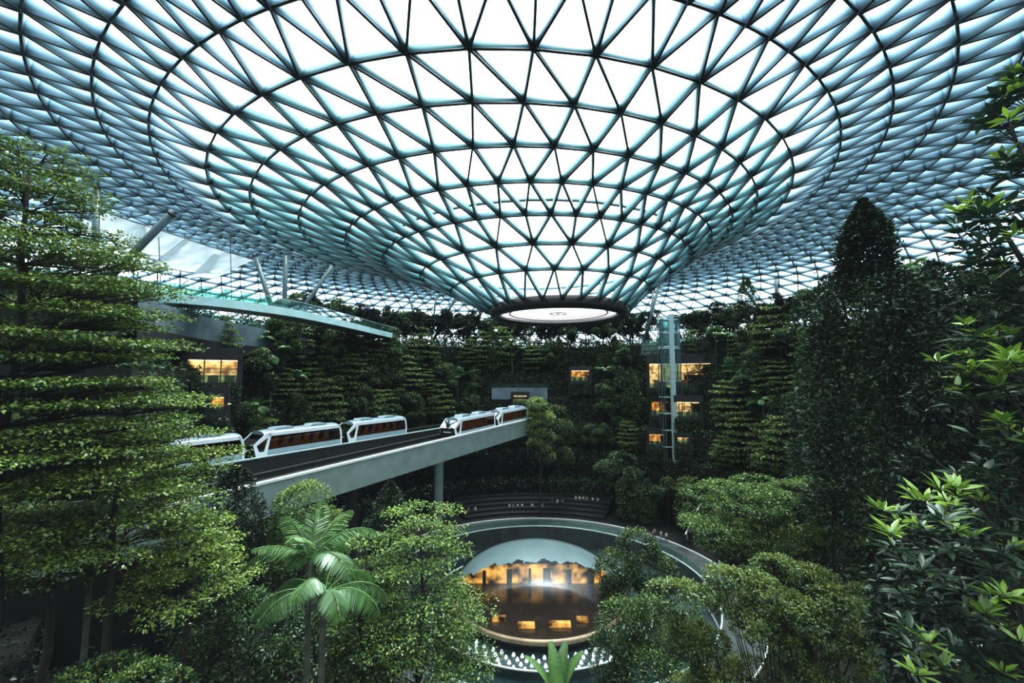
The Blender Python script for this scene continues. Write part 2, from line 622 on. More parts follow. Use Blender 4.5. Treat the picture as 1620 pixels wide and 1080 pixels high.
# pool pit
DC = np.array([3.6, 62.5])
pool = thing('fountain_pool', 'dark round pool below the ring walkway holding the mirror dome', 'pool', (DC[0], DC[1], -2.6))
pool['kind'] = 'structure'
MB().lathe([(0.001, 0), (15.2, 0), (15.2, -.5), (23, -.5)], 96).build('basin', M['pooldeck'], pool)
MB().lathe([(15.1, .0), (15.1, .45), (15.28, .45), (15.28, -.3)], 96).build('pool_wall', M['pooldeck'], pool)
MB().lathe([(15.08, .45), (15.08, .56), (15.30, .56), (15.30, .45)], 96).build('pool_edge', M['cap'], pool)
MB().lathe([(15.3, -.28), (19.0, -.28)], 96).build('water', M['water'], pool)
for k in range(-7, 6):
    for j, rr in enumerate((12.25, 12.95, 13.65, 14.35)):
        a = math.radians(-90 + (k + .5 * (j % 2)) * 5.6 + random.uniform(-.6, .6))
        b = MB()
        b.lathe([(0.001, .36), (.10, .30), (.16, .14), (.22, 0)], 8)
        o = b.build('pool_light', M['poollight'], None, True, (DC[0] + rr * math.cos(a), DC[1] + rr * math.sin(a), -2.6))
        tag(o, 'small cool white jet light dotted on the pool floor below the mirror dome', 'light', 'pool floor lights')

# acrylic dome
DR, DH = 11.8, 5.6
dome = thing('acrylic_dome', 'shiny acrylic dome in the round pool, blue sheen above warm reflections', 'dome', (DC[0], DC[1], -1.0))
prof = []
for i in range(25):
    t = PI / 2 * (1 - i / 24)
    prof.append((max(DR * math.cos(t), .001), DH * math.sin(t)))


def acrylic():
    m, nt, out = newmat('rippled_acrylic')
    tr = nt.nodes.new('ShaderNodeBsdfTransparent')
    tr.inputs['Color'].default_value = (.85, .80, .74, 1)
    gl = nt.nodes.new('ShaderNodeBsdfGlossy')
    gl.inputs['Roughness'].default_value = .3
    gl.inputs['Color'].default_value = (.8, .92, 1, 1)
    rf = nt.nodes.new('ShaderNodeBsdfRefraction')
    rf.inputs['IOR'].default_value = 1.01
    rf.inputs['Roughness'].default_value = .16
    rf.inputs['Color'].default_value = (.85, .80, .74, 1)
    bl = nt.nodes.new('ShaderNodeMixShader')
    bl.inputs[0].default_value = .65
    no = nt.nodes.new('ShaderNodeTexNoise')
    no.inputs['Scale'].default_value = .9
    no.inputs['Detail'].default_value = 5
    tc = nt.nodes.new('ShaderNodeTexCoord')
    nt.links.new(tc.outputs['Object'], no.inputs['Vector'])
    bp = nt.nodes.new('ShaderNodeBump')
    bp.inputs['Strength'].default_value = .25
    bp.inputs['Distance'].default_value = .25
    nt.links.new(no.outputs['Fac'], bp.inputs['Height'])
    nt.links.new(bp.outputs['Normal'], gl.inputs['Normal'])
    fr = nt.nodes.new('ShaderNodeFresnel')
    fr.inputs['IOR'].default_value = 1.5
    mi = nt.nodes.new('ShaderNodeMixShader')
    mu = nt.nodes.new('ShaderNodeMath')
    mu.operation = 'MULTIPLY'
    mu.inputs[1].default_value = .09
    nt.links.new(fr.outputs[0], mu.inputs[0])
    nt.links.new(mu.outputs[0], mi.inputs[0])
    nt.links.new(tr.outputs[0], bl.inputs[1])
    nt.links.new(rf.outputs[0], bl.inputs[2])
    nt.links.new(bl.outputs[0], mi.inputs[1])
    nt.links.new(gl.outputs[0], mi.inputs[2])
    nt.links.new(mi.outputs[0], out.inputs[0])
    return m


M['acrylic'] = acrylic()
MB().lathe(prof, 96).build('dome_shell', M['acrylic'], dome, True)
MB().lathe([(11.7, -.05), (11.7, -.5), (12.05, -.5), (12.15, -.2), (12.0, .08), (11.7, .08)], 96).build('base_rim', M['brass'], dome, True)
MB().lathe([(11.6, -.4), (11.2, -1.6)], 96).build('base_drum', M['facade_dark'], dome)
# the warm hall that shows through the dome, with added sheen and glints
M['polished'] = mat('polished_dark_floor', (.05, .045, .04), .16, 0, .3, .5, spec=.8)
M['skysheen'] = mat('painted_sky_sheen', (.34, .56, .68), .35, 0, .12, .35)  # pale blue sky reflection put into a solid colour
MB().lathe([(0.001, -.3), (11.5, -.3)], 64).build('inner_floor', M['polished'], dome)
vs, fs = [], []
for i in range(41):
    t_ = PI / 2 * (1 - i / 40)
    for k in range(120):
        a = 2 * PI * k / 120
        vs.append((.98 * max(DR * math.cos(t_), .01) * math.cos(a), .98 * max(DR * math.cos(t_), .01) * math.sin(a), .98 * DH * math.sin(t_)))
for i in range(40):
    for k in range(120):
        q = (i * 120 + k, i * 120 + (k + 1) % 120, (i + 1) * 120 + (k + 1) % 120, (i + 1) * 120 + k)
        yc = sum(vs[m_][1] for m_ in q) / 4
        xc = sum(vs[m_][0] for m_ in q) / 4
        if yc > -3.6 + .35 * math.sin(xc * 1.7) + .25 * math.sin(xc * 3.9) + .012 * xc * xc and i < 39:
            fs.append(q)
MB().add(vs, fs).build('sky_sheen_sheet', M['skysheen'], dome, True)  # added opaque sheet standing in for the dome's sky reflection
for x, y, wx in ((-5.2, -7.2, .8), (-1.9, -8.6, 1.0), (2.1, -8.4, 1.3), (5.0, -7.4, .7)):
    MB().box(x - wx, x + wx, y - .35, y + .35, -.3, .15).build('added_glint', M['hallglow'], dome)  # added glowing boxes standing in for orange reflection glints
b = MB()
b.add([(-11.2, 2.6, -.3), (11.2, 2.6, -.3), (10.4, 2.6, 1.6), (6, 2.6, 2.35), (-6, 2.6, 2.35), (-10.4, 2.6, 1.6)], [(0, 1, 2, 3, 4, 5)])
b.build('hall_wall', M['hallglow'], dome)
MB().box(-10.6, 10.6, 2.66, 2.85, -.3, 2.2).build('glow_blocker', M['facade_dark'], dome)  # added panel keeping the wall's glow off the sheet behind
for x, wd in ((-7.9, .5), (-4.4, .8), (-1.2, .35), (.9, 1.1), (4.6, .4), (7.4, .9)):
    MB().box(x, x + wd, 2.3, 2.55, -.3, 1.9 - abs(x) * .05).build('hall_pillar', M['facade_dark'], dome)

# ------------------------------------------------------------------ amphitheatre steps beyond the walkway
for k in range(5):
    o = sector('terrace_step', 29.5 + k * 1.5, 38, -2, .5 + k * .55, math.radians(62), math.radians(118), M['facade_dark'], 30)

# ------------------------------------------------------------------ guideways
UV = np.array([.525, 1.0, .0])
UL = math.hypot(.525, 1.0)
U = np.array([.525 / UL, 1 / UL])
NRM = np.array([U[1], -U[0]])            # towards the near side


def guideway(name, label, ex, ez, slope, s0, s1, width, depth, body):
    """ex: x of the near edge at y=40; edge runs along U"""
    ang = math.atan2(U[1], U[0])
    o0 = np.array([ex, 40.0])
    t = thing(name, label, 'elevated track', (o0[0], o0[1], 28 + ez), ang)
    # local: x along, y to the far side (+), z up
    def strip(part, x0, x1, y0, y1, z0, z1, m, par=None):
        b = MB()
        b.add([(x0, y0, z0 + slope * x0), (x1, y0, z0 + slope * x1), (x1, y1, z0 + slope * x1), (x0, y1, z0 + slope * x0),
               (x0, y0, z1 + slope * x0), (x1, y0, z1 + slope * x1), (x1, y1, z1 + slope * x1), (x0, y1, z1 + slope * x0)],
              [(0, 3, 2, 1), (4, 5, 6, 7), (0, 1, 5, 4), (1, 2, 6, 5), (2, 3, 7, 6), (3, 0, 4, 7)])
        return b.build(part, m, par or t)
    strip('side_girder', s0, s1, 0, .35, -depth, 0, body)
    strip('edge_cap', s0, s1, -.08, .42, 0, .22 if depth > 2.5 else .12, M['cap'] if depth > 2.5 else M['steel_pale'])
    dk = strip('deck', s0, s1, .35, width - .35, -depth * .55, -.75, M['trackdark'])
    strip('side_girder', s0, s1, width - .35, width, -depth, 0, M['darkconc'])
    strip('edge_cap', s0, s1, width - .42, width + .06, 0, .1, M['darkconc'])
    for y in (.75, 1.05, width - 1.1):
        strip('rail', s0, s1, y, y + .1, -.75, -.35, M['rail'], dk)
    for k in range(int((s1 - s0) / 6)):
        x = s0 + 3 + k * 6
        b = MB()
        b.box(x - .45, x + .45, width * .48, width * .52, -.74 + slope * x, -.62 + slope * x)
        b.build('track_marker', M['cap'], dk)
    return t


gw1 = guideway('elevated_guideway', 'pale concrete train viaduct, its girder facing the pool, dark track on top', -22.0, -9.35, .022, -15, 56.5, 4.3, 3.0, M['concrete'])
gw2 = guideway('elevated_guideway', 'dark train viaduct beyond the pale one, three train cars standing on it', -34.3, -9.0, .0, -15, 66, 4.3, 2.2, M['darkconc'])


def gpoint(ex, s, off):
    return np.array([ex, 40.0]) + U * s - NRM * off


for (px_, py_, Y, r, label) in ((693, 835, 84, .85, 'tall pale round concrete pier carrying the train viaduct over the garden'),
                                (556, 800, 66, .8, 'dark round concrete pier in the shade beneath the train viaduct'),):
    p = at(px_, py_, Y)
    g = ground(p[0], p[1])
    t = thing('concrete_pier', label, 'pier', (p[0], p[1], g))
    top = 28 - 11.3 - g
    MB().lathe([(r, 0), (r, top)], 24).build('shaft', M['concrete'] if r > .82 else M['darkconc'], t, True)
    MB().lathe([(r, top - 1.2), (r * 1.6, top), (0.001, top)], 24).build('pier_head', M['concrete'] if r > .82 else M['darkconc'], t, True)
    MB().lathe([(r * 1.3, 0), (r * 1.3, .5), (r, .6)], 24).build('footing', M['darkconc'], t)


# ------------------------------------------------------------------ train cars
def arch(w, z0, z1, n=8):
    return [(w / 2 * math.cos(PI * k / n) * (1 if True else 1), z0 + (z1 - z0) * math.sin(PI * k / n) ** .6) for k in range(n + 1)]


def make_car(L):
    """local x along the car with the nose at x=0, y across, z up from the rail"""
    W = 2.7
    t = thing('train_car', '', 'train car')
    h = W / 2
    # lower body
    b = MB()
    b.prism([(.55, .35), (L - .25, .35), (L - .12, 1.15), (.25, 1.15)], -h, h)
    b.build('lower_body', M['carbody'], t)
    MB().box(.9, L - .7, -h * .8, h * .8, 0, .36).build('underframe', M['cardark'], t)
    # roof : arched across
    pr = [(-h, 2.72)] + [(-h + .05 + (W - .1) * k / 10, 3.0 + .42 * math.sin(PI * k / 10) ** .7) for k in range(11)] + [(h, 2.72)]
    vs, fs = [], []
    xs = [1.35, 2.1, L - .9, L - .35]
    sc = [.86, 1, 1, .9]
    for x, s in zip(xs, sc):
        vs += [(x, y * (s * .1 + .9), 2.72 + (z - 2.72) * s) for y, z in pr]
    n = len(pr)
    for i in range(3):
        fs += [(i * n + k, (i + 1) * n + k, (i + 1) * n + k + 1, i * n + k + 1) for k in range(n - 1)]
    fs += [tuple(range(n)), tuple(range(4 * n - 1, 3 * n - 1, -1))]
    roof_o = MB().add(vs, fs).build('roof', M['carroof'], t, False)
    for x0, x1 in ((3.0, 5.6), (L - 4.6, L - 2.2)):
        b = MB()
        b.prism([(x0, 3.38), (x0 + .25, 3.58), (x1 - .25, 3.58), (x1, 3.38)], -.75, .75)
        b.build('roof_unit', M['carbody'], roof_o)
    for s in (-1, 1):
        y0, y1 = (s * h - .02, s * h + .07) if s > 0 else (s * h - .07, s * h + .02)
        # roof edge rail
        b = MB()
        b.prism([(1.75, 2.72), (L - .45, 2.72), (L - .7, 3.12), (1.9, 3.12)], y0, y1)
        b.build('cant_rail', M['carwhite'], t)
        # angular nose pillar with its small window
        b = MB()
        b.prism([(.02, 1.85), (.42, 1.75), (2.15, 2.85), (2.0, 3.14), (1.45, 3.05)], y0, y1)
        b.prism([(.02, 1.85), (.42, 1.75), (.75, .95), (.75, .35), (.45, .35)], y0, y1)
        b.prism([(.75, .35), (1.75, .35), (1.75, .95), (.75, .95)], y0, y1)
        b.prism([(1.35, .95), (1.75, .95), (2.15, 2.85), (1.78, 2.62)], y0, y1)
        np_o = b.build('nose_pillar', M['carwhite'], t)
        b = MB()
        ym = s * h
        b.add([(.45, ym, 1.72), (.78, ym, .97), (1.34, ym, .97), (1.76, ym, 2.58)], [(0, 1, 2, 3)])
        b.build('corner_window', M['carglass'], np_o)
        # rear pillar, curved
        b = MB()
        b.prism([(L - .3, .35), (L - .02, .35), (L - .02, 1.6), (L - .18, 2.5), (L - .5, 3.12), (L - .85, 3.12), (L - .45, 2.4), (L - .3, 1.6)], y0, y1)
        b.build('rear_pillar', M['carwhite'], t)
        b = MB()
        b.add([(1.78, ym, 1.15), (L - .3, ym, 1.15), (L - .32, ym, 1.6), (L - .5, ym, 2.73), (2.12, ym, 2.73)], [(0, 1, 2, 3, 4)])
        sw_o = b.build('side_window', M['carglass'], t)
        for k in range(1, 5):
            x = 2.0 + (L - 2.5) * k / 5
            MB().box(x - .06, x + .06, ym - .03, ym + .03, 1.15, 2.74).build('window_post', M['cardark'], sw_o)
    b = MB()
    b.add([(.08, -h, 1.85), (.08, h, 1.85), (1.5, h * .95, 3.02), (1.5, -h * .95, 3.02)], [(0, 1, 2, 3)])
    b.build('windscreen', M['carglass'], t)
    b = MB()
    b.prism([(.04, 1.82), (.25, .35), (.5, .35), (.3, 1.82)], -h * .98, h * .98)
    b.build('nose_panel', M['cardark'], t)
    MB().box(.05, .22, -.7, .7, 1.15, 1.28).build('nose_light', M['cap'], t)
    b = MB()
    b.add([(L - .05, -h, 1.1), (L - .05, h, 1.1), (L - .4, h, 2.75), (L - .4, -h, 2.75)], [(0, 1, 2, 3)])
    b.build('rear_window', M['carglass'], t)
    MB().box(L - .28, L - .08, -h * .98, h * .98, .4, 1.12).build('rear_panel', M['cardark'], t)
    MB().box(2.2, L - .6, -.30, -.12, 2.66, 2.7).build('ceiling_light', M['carlight'], t)
    x = 2.3
    while x < L - 1.4:
        for yy in (-1.05, .55):
            b = MB()
            b.box(x, x + .5, yy, yy + .5, 1.15, 1.55)
            b.prism([(x + .38, 1.5), (x + .52, 1.5), (x + .62, 2.25), (x + .5, 2.25)], yy, yy + .5)
            b.build('seat', M['carseat'], t)
        x += 1.5
    return t


def place_car(t, ex, s, off, z, slope):
    p = gpoint(ex, s, off)
    t.location = (p[0], p[1], z)
    ang = math.atan2(U[1], U[0])
    t.rotation_euler = (0, -math.atan(slope), ang)


car = make_car(12.6)
place_car(car, -34.3, 11.2, 2.15, 28 - 9.45, 0.0)
car['label'] = 'pale blue train car with angular white nose, middle of the three on the dark viaduct'
for s, lab in ((-2.3, 'pale blue train car whose curved tail faces the next, partly behind the tiered tree'),
               (24.6, 'pale blue train car ending the row of three, last before the track gap')):
    c = copy_tree(car)
    place_car(c, -34.3, s, 2.15, 28 - 9.45, 0.0)
    c['label'] = lab
for s, lab in ((29.8, 'white nosed train car standing on the pale viaduct with its windscreen exposed'),
               (43.2, 'train car on the pale viaduct vanishing behind the trees')):
    c = copy_tree(car)
    place_car(c, -22.0, s, 2.15, 28 - 9.35 - .75 + .022 * s + .1, .022)
    c['label'] = lab


# ------------------------------------------------------------------ curved footbridge
def footbridge():
    pts = [(-60, 36), (-52, 44)]
    for px_, py_ in ((195, 465), (330, 475), (450, 492), (540, 512), (590, 527)):
        r = ray(px_, py_)
        t = 10.0 / r[2]
        pts.append((r[0] * t, r[1] * t))
    pts = pts[:-1] + [(-29.5, 88), (-28, 96)]
    # smooth
    P = np.array(pts)
    tt = np.linspace(0, len(P) - 1, 60)
    Q = np.stack([np.interp(tt, np.arange(len(P)), P[:, i]) for i in (0, 1)], 1)
    for _ in range(6):
        Q[1:-1] = (Q[:-2] + Q[1:-1] * 2 + Q[2:]) / 4
    D = np.gradient(Q, axis=0)
    D /= np.linalg.norm(D, axis=1, keepdims=True)
    Nn = np.stack([D[:, 1], -D[:, 0]], 1)
    t = thing('footbridge', 'slim curved footbridge with pale teal edge and glass railing below the roof', 'bridge', (0, 0, 38))

    def band(name, o0, o1, z0, z1, m):
        b = MB()
        n = len(Q)
        vs = []
        for q, nn in zip(Q, Nn):
            a = q + nn * o0
            c = q + nn * o1
            vs += [(a[0], a[1], z0), (c[0], c[1], z0), (c[0], c[1], z1), (a[0], a[1], z1)]
        fs = []
        for i in range(n - 1):
            for k in range(4):
                fs.append((i * 4 + k, i * 4 + (k + 1) % 4, i * 4 + 4 + (k + 1) % 4, i * 4 + 4 + k))
        fs += [(3, 2, 1, 0), (4 * n - 4, 4 * n - 3, 4 * n - 2, 4 * n - 1)]
        return b.add(vs, fs).build(name, m, t)
    band('deck', -2.0, 2.0, -.9, 0, M['steel'])
    band('fascia', 2.0, 2.3, -.95, .12, M['bridge'])
    band('glass_railing', 2.18, 2.22, .12, 1.35, M['railglass'])
    hr = band('handrail', 2.14, 2.26, 1.35, 1.43, M['steel_pale'])
    band('glass_railing', -2.22, -2.18, 0, 1.3, M['railglass'])
    for i in range(4, len(Q) - 2, 3):
        a = Q[i] + Nn[i] * 2.1
        MB().tube([(a[0], a[1], .05), (a[0], a[1], 1.38)], .035, 5).build('rail_post', M['steel_pale'], hr)


footbridge()

# ------------------------------------------------------------------ roof props
PROPS = [((153, 290), (149, 470), 50, .36, 'upright grey steel post with a stepped cap beside the tiered tree'),
         ((272, 338), (215, 396), 56, .48, 'thick slanting steel strut under the white sails'),
         ((404, 406), (434, 500), 77, .42, 'steel strut leaning towards the upright post above the footbridge'),
         ((453, 398), (449, 500), 77.5, .40, 'upright dark steel post rising through the footbridge'),
         ((530, 415), (470, 500), 78, .36, 'slanting steel strut leaning away from the post above the footbridge'),
         ((641, 448), (656, 500), 118, .30, 'thin pale strut among the treetops, first past the footbridge end'),
         ((691, 455), (686, 505), 118, .26, 'thin upright pale strut among the treetops near the oculus'),
         ((728, 456), (699, 512), 107, .36, 'pale strut slanting down from the funnel beside the oculus'),
         ((1042, 452), (1016, 552), 103, .36, 'pale strut slanting down beside the glass lift'),
         ((1034, 458), (1026, 520), 106, .22, 'thin dark strut close beside the one next to the glass lift'),
         ((1162, 434), (1194, 480), 98, .34, 'steel strut slanting towards the dark post above the lit shop'),
         ((1226, 418), (1233, 520), 94, .42, 'upright dark steel post above the dense trees beyond the lift'),
         ((1289, 430), (1252, 500), 94, .34, 'steel strut slanting away from the dark post beyond the lift')]


def roof_h(x, y):
    n = len(RINGS)
    best = 20
    rr = [r[2] for r in RINGS]
    hh = [r[1] for r in RINGS]
    cx = np.interp(math.hypot(x - 0, y - 60), rr, [r[3] for r in RINGS])
    return float(np.interp(math.hypot(x - cx, y - 60), rr, hh)) + 28


for (a, c, Y, r, lab) in PROPS:
    p, q = at(*a, Y), at(*c, Y)
    d = (q - p) / (p[2] - q[2])
    # run the strut down to the ground below and up to the roof skin
    up = min(max(roof_h(p[0], p[1]) - 1.2 - p[2], 0), 3.0)
    p = p - d * up
    zz = 36 if q[2] > 36 or in_far(q[0], q[1]) else ground(q[0], q[1])
    g = ground(q[0], q[1])
    q = p + d * (p[2] - g)
    g2 = ground(q[0], q[1])
    q = p + d * (p[2] - min(g, g2))
    t = thing('roof_strut', lab, 'strut', q)
    MB().tube([(0, 0, 0), p - q], r, 14).build('shaft', M['steel'], t, True)
    MB().lathe([(r * 1.8, 0), (r * 1.8, .25), (r * 1.1, .35)], 14).build('foot', M['flange'], t)
    e = p - q
    dd = e / np.linalg.norm(e)
    MB().tube([e - dd * .7, e - dd * .45, e - dd * .44, e], [r * 1.15, r * 1.15, r * .6, r * .5], 12).build('cap', M['flange'], t)

# hanging cables and white sails
for px_, y0, y1, Y, lab in ((255, 275, 480, 60, 'thin hanging cable in front of the white sails'),
                            (367, 318, 500, 64, 'thin hanging cable near the tip of the white sails')):
    p, q = at(px_, y0, Y), at(px_, y1, Y)
    p[2] = roof_h(p[0], p[1]) - 1
    t = MB().tube([q, p], .055, 5).build('hanging_cable', M['line'])
    tag(t, lab, 'cable')

SAILS = [  # top edge corners (px), lower corners (px), depth near / far
    ([(165, 335), (235, 358)], [(232, 385), (120, 372)], 52, 58, 'white fabric sail nearest the grey post'),
    ([(228, 356), (300, 379)], [(268, 402), (165, 392)], 57, 63, 'white fabric sail second from the grey post'),
    ([(292, 377), (352, 396)], [(335, 425), (222, 430)], 62, 69, 'white fabric sail third from the grey post'),
    ([(345, 394), (402, 411)], [(352, 432), (290, 448)], 67, 75, 'white fabric sail at the far tip of the row')]
for top, low, Y0, Y1, lab in SAILS:
    A = at(*top[0], Y0)
    Bp = at(*top[1], Y1)
    Cp = at(*low[0], Y1 + 3)
    Dp = at(*low[1], Y0 + 3)
    V, Fc = [], []
    n = 12
    for i in range(n + 1):
        for j in range(n + 1):
            u, v = i / n, j / n
            p = (A * (1 - u) + Bp * u) * (1 - v) + (Dp * (1 - u) + Cp * u) * v
            p = p + np.array([0, 0, -.9 * math.sin(PI * u) * math.sin(PI * v) + .5 * math.sin(2 * PI * u) * v])
            V.append(p)
    for i in range(n):
        for j in range(n):
            Fc.append((i * (n + 1) + j, (i + 1) * (n + 1) + j, (i + 1) * (n + 1) + j + 1, i * (n + 1) + j + 1))
    t = thing('shade_sail', lab, 'sail', A)
    o = link('fabric', mesh_np('fabric', np.array(V) - A, np.array(Fc), M['sail'], None, True), t)
    e = [V[i * (n + 1) + n] - A for i in range(n + 1)]
    MB().tube(e, .10, 6).build('lower_hem', M['steel'], t)
    MB().tube([np.zeros(3), Bp - A], .08, 6).build('upper_hem', M['steel'], t)


# ------------------------------------------------------------------ lit shops
def shop(name, x0, x1, y0, y1, Y, label, wall='warmwall', depth=3.0, posts=3, fascia=1.4, lights=2, plinth=0.0):
    c = at((x0 + x1) / 2, (y0 + y1) / 2, Y)
    dcam = proj(c)[2]
    w = (x1 - x0) / FPX * dcam
    h = (y1 - y0) / FPX * dcam
    rz = -math.atan2(c[0], c[1]) * .8
    t = thing(name, label, 'shop', (c[0], c[1], c[2] - h / 2), rz)
    b = MB()
    b.box(-w / 2 - .5, -w / 2, 0, depth, -.4, h + .2)
    b.box(w / 2, w / 2 + .5, 0, depth, -.4, h + .2)
    b.box(-w / 2, w / 2, 0, depth, h, h + .2)
    b.box(-w / 2, w / 2, -.3, depth, -.4, 0)
    b.build('surround', M['facade_dark'], t)
    MB().box(-w / 2 - .6, w / 2 + .6, -.4, 0, h, h + fascia).build('fascia', M['facade_dark'], t)
    if plinth:
        MB().box(-w / 2 - .6, w / 2 + .6, -.35, .3, -plinth, -.4).build('plinth', M['facade_dark'], t)
    MB().box(-w / 2, w / 2, depth - .1, depth, 0, h).build('back_wall', M[wall], t)
    for k in range(lights):
        y = .35 + k * .8
        MB().box(-w / 2 + .1, w / 2 - .1, y, y + .28, h - .12, h - .02).build('light_strip', M['warmlight'], t)
    for k in range(posts):
        x = -w / 2 + w * (k + 1) / (posts + 1)
        MB().box(x - .07, x + .07, -.05, .1, 0, h).build('mullion', M['wood'], t)
    for k in range(3):
        x = -w / 2 + w * (k + .5) / 3
        b = MB()
        b.box(x - w * .1, x + w * .1, depth - 1.1, depth - .5, 0, h * .28)
        b.box(x - w * .12, x + w * .12, depth - 1.15, depth - .45, h * .28, h * .32)
        b.build('counter', M['wood'], t)
    b = MB()
    for z in (.45, .62):
        b.box(-w / 2 + .2, w / 2 - .2, depth - .4, depth - .12, h * z, h * z + .06)
    b.build('shelf', M['wood'], t)
    MB().box(-w / 2, w / 2, -.28, -.24, -.1, .95).build('glass_balustrade', M['railglass'], t)
    if plinth:
        SHOPS.append((t, w, plinth))
    return t


SHOPS = []


def ry(px_, py_, R):
    return at_ring(px_, py_, R)[1]


shop('shop_front', 1030, 1124, 575, 613, ry(1077, 594, 43.1), 'wide warmly lit shop behind the glass lift', 'warmwall', 1.8, 4, 2.0, 2, 3.0)
shop('shop_front', 1032, 1058, 632, 657, ry(1045, 645, 41.1), 'narrow orange lit bay below the wide shop, upper of two', 'orangewall', 1.8, 1, 1.6, 1, 2.5)
shop('shop_front', 1072, 1106, 636, 659, ry(1088, 648, 41.1), 'lit bay of clothes rails below the wide shop, beside the lift mast', 'warmwall', 1.8, 2, 1.4, 1, 2.5)
shop('shop_front', 1028, 1052, 687, 704, ry(1040, 695, 39.1), 'small orange lit bay lowest beneath the wide shop', 'orangewall', 1.8, 1, 1.3, 1, 3)
shop('shop_front', 1072, 1090, 692, 703, ry(1081, 697, 39.1), 'tiny lit bay low beside the lift shaft foot', 'warmwall', 1.8, 1, 1.0, 1, 3)
shop('shop_front', 303, 369, 569, 605, ry(336, 587, 43.1), 'open lit cafe with cream ceiling strip under the grey parapet', 'warmwall', 1.8, 2, 1.6, 2, 4)
shop('shop_front', 334, 352, 628, 652, ry(343, 640, 41.1), 'narrow orange lit window stacked below the cafe', 'orangewall', 1.8, 0, 1.2, 1, 3)
shop('shop_front', 335, 351, 660, 684, ry(343, 672, 41.1), 'lowest narrow lit window behind the train car roof', 'warmwall', 1.8, 0, 1.0, 1, 3)
shop('shop_front', 904, 932, 586, 602, ry(918, 594, 43.1), 'small amber lit window among dense trees below the oculus', 'orangewall', 1.8, 1, 1.0, 1, 3)
shop('shop_front', 812, 834, 626, 637, ry(823, 631, 41.1), 'low amber lit slot above the last train car', 'orangewall', 1.8, 2, 1.0, 1, 3)

# parapets of the top terrace
def parapet(a0, a1, r, z0, z1, m, rail=True):
    t = thing('terrace_parapet', None, None, (CEN[0], CEN[1], 0))
    structure(t)
    MB().lathe([(r, z0), (r, z1), (r + .5, z1), (r + .5, z0)], 40, (0, 0), 0, math.radians(a0), math.radians(a1)).build('panel', m, t)
    if rail:
        MB().lathe([(r + .3, z1), (r + .3, z1 + 1.0)], 40, (0, 0), 0, math.radians(a0), math.radians(a1)).build('glass_railing', M['railglass'], t)
    return t


def azi(px_, py_, R):
    p = at_ring(px_, py_, R)
    d = math.degrees(math.atan2(p[1] - CEN[1], p[0] - CEN[0]))
    return d + 360 if d < -40 else d


parapet(azi(500, 520, 45.7), azi(215, 520, 45.7), 45.7, 33.2, 36.3, M['facade'])
parapet(azi(500, 548, 45.2), azi(215, 548, 45.2), 45.2, 31.4, 33.2, M['facade_dark'], False)
parapet(azi(1045, 550, 46.6), azi(1014, 550, 45.8), 45.8, 33.6, 36.2, M['railglass'])
parapet(azi(1126, 550, 46.6), azi(1045, 550, 45.8), 45.8, 32.0, 36.2, M['facade_dark'])
parapet(azi(866, 610, 42.7), azi(778, 610, 42.7), 42.7, 23.2, 26.0, M['facade'])


# ------------------------------------------------------------------ glass lift
def lift():
    p = at_ring(1065, 620, 39.8)
    g = ground(p[0], p[1])
    top = at(1065, 497, p[1])[2] - g
    t = thing('glass_lift', 'tall glass lift tower with a pale steel mast in front of the lit shop', 'lift', (p[0], p[1], g))
    MB().box(-.45, .45, -.4, .4, 0, top).build('mast', M['steel_pale'], t)
    zc = at(1065, 548, p[1])[2] - g
    b = MB()
    for x in (-2.0, -1.5, 1.3, 2.0):
        for y in (.6, 2.6):
            b.tube([(x, y, 0), (x, y, top - .6)], .10, 6)
    b.build('guide_frame', M['steel'], t)
    z = 3.0
    while z < top:
        b = MB()
        b.box(-2.15, 2.15, .4, .6, z, z + .22)
        b.box(-2.15, 2.15, 2.5, 2.7, z, z + .22)
        b.box(-2.15, -1.95, .4, 2.7, z, z + .22)
        b.box(1.95, 2.15, .4, 2.7, z, z + .22)
        b.build('ring_frame', M['steel_pale'], t)
        z += 3.4
    MB().box(-1.95, 1.95, .62, .66, zc - 8, top - .8).build('glass_panel', M['liftglass'], t)
    b = MB()
    pts = [(2.1 * math.cos(a), 1.6 + 1.4 * math.sin(a)) for a in np.linspace(0, 2 * PI, 16, endpoint=False)]
    n = len(pts)
    b.add([(x, y, zc) for x, y in pts] + [(x, y, top - 1.0) for x, y in pts], [(i, (i + 1) % n, (i + 1) % n + n, i + n) for i in range(n)])
    b.build('glass_cabin', M['liftglass'], t)
    for z in (zc, (zc + top - 1) / 2, top - 1):
        b = MB()
        b.add([(x * 1.08, y, z - .15) for x, y in pts] + [(x * 1.08, y, z + .15) for x, y in pts],
              [(i, (i + 1) % n, (i + 1) % n + n, i + n) for i in range(n)] + [tuple(range(n)), tuple(range(2 * n - 1, n - 1, -1))])
        b.build('cabin_band', M['steel_pale'], t)
    MB().box(.5, 1.9, .8, 2.2, top - .9, top + .1).build('winch_housing', M['facade_dark'], t)


lift()

# sloping handrail of the stair near the two walkers
p, q = at(1084, 845, 72), at(1108, 797, 80)
t = thing('stair_handrail', 'pale metal handrail sloping up beside the bright bush at the walkway', 'handrail', p)
MB().tube([np.zeros(3), q - p], .09, 8).build('rail', M['white_lip'], t)
for f in (.1, .5, .9):
    e = (q - p) * f
    MB().tube([e + np.array([0, 0, -1.3]), e], .05, 6).build('baluster', M['steel_pale'], t)


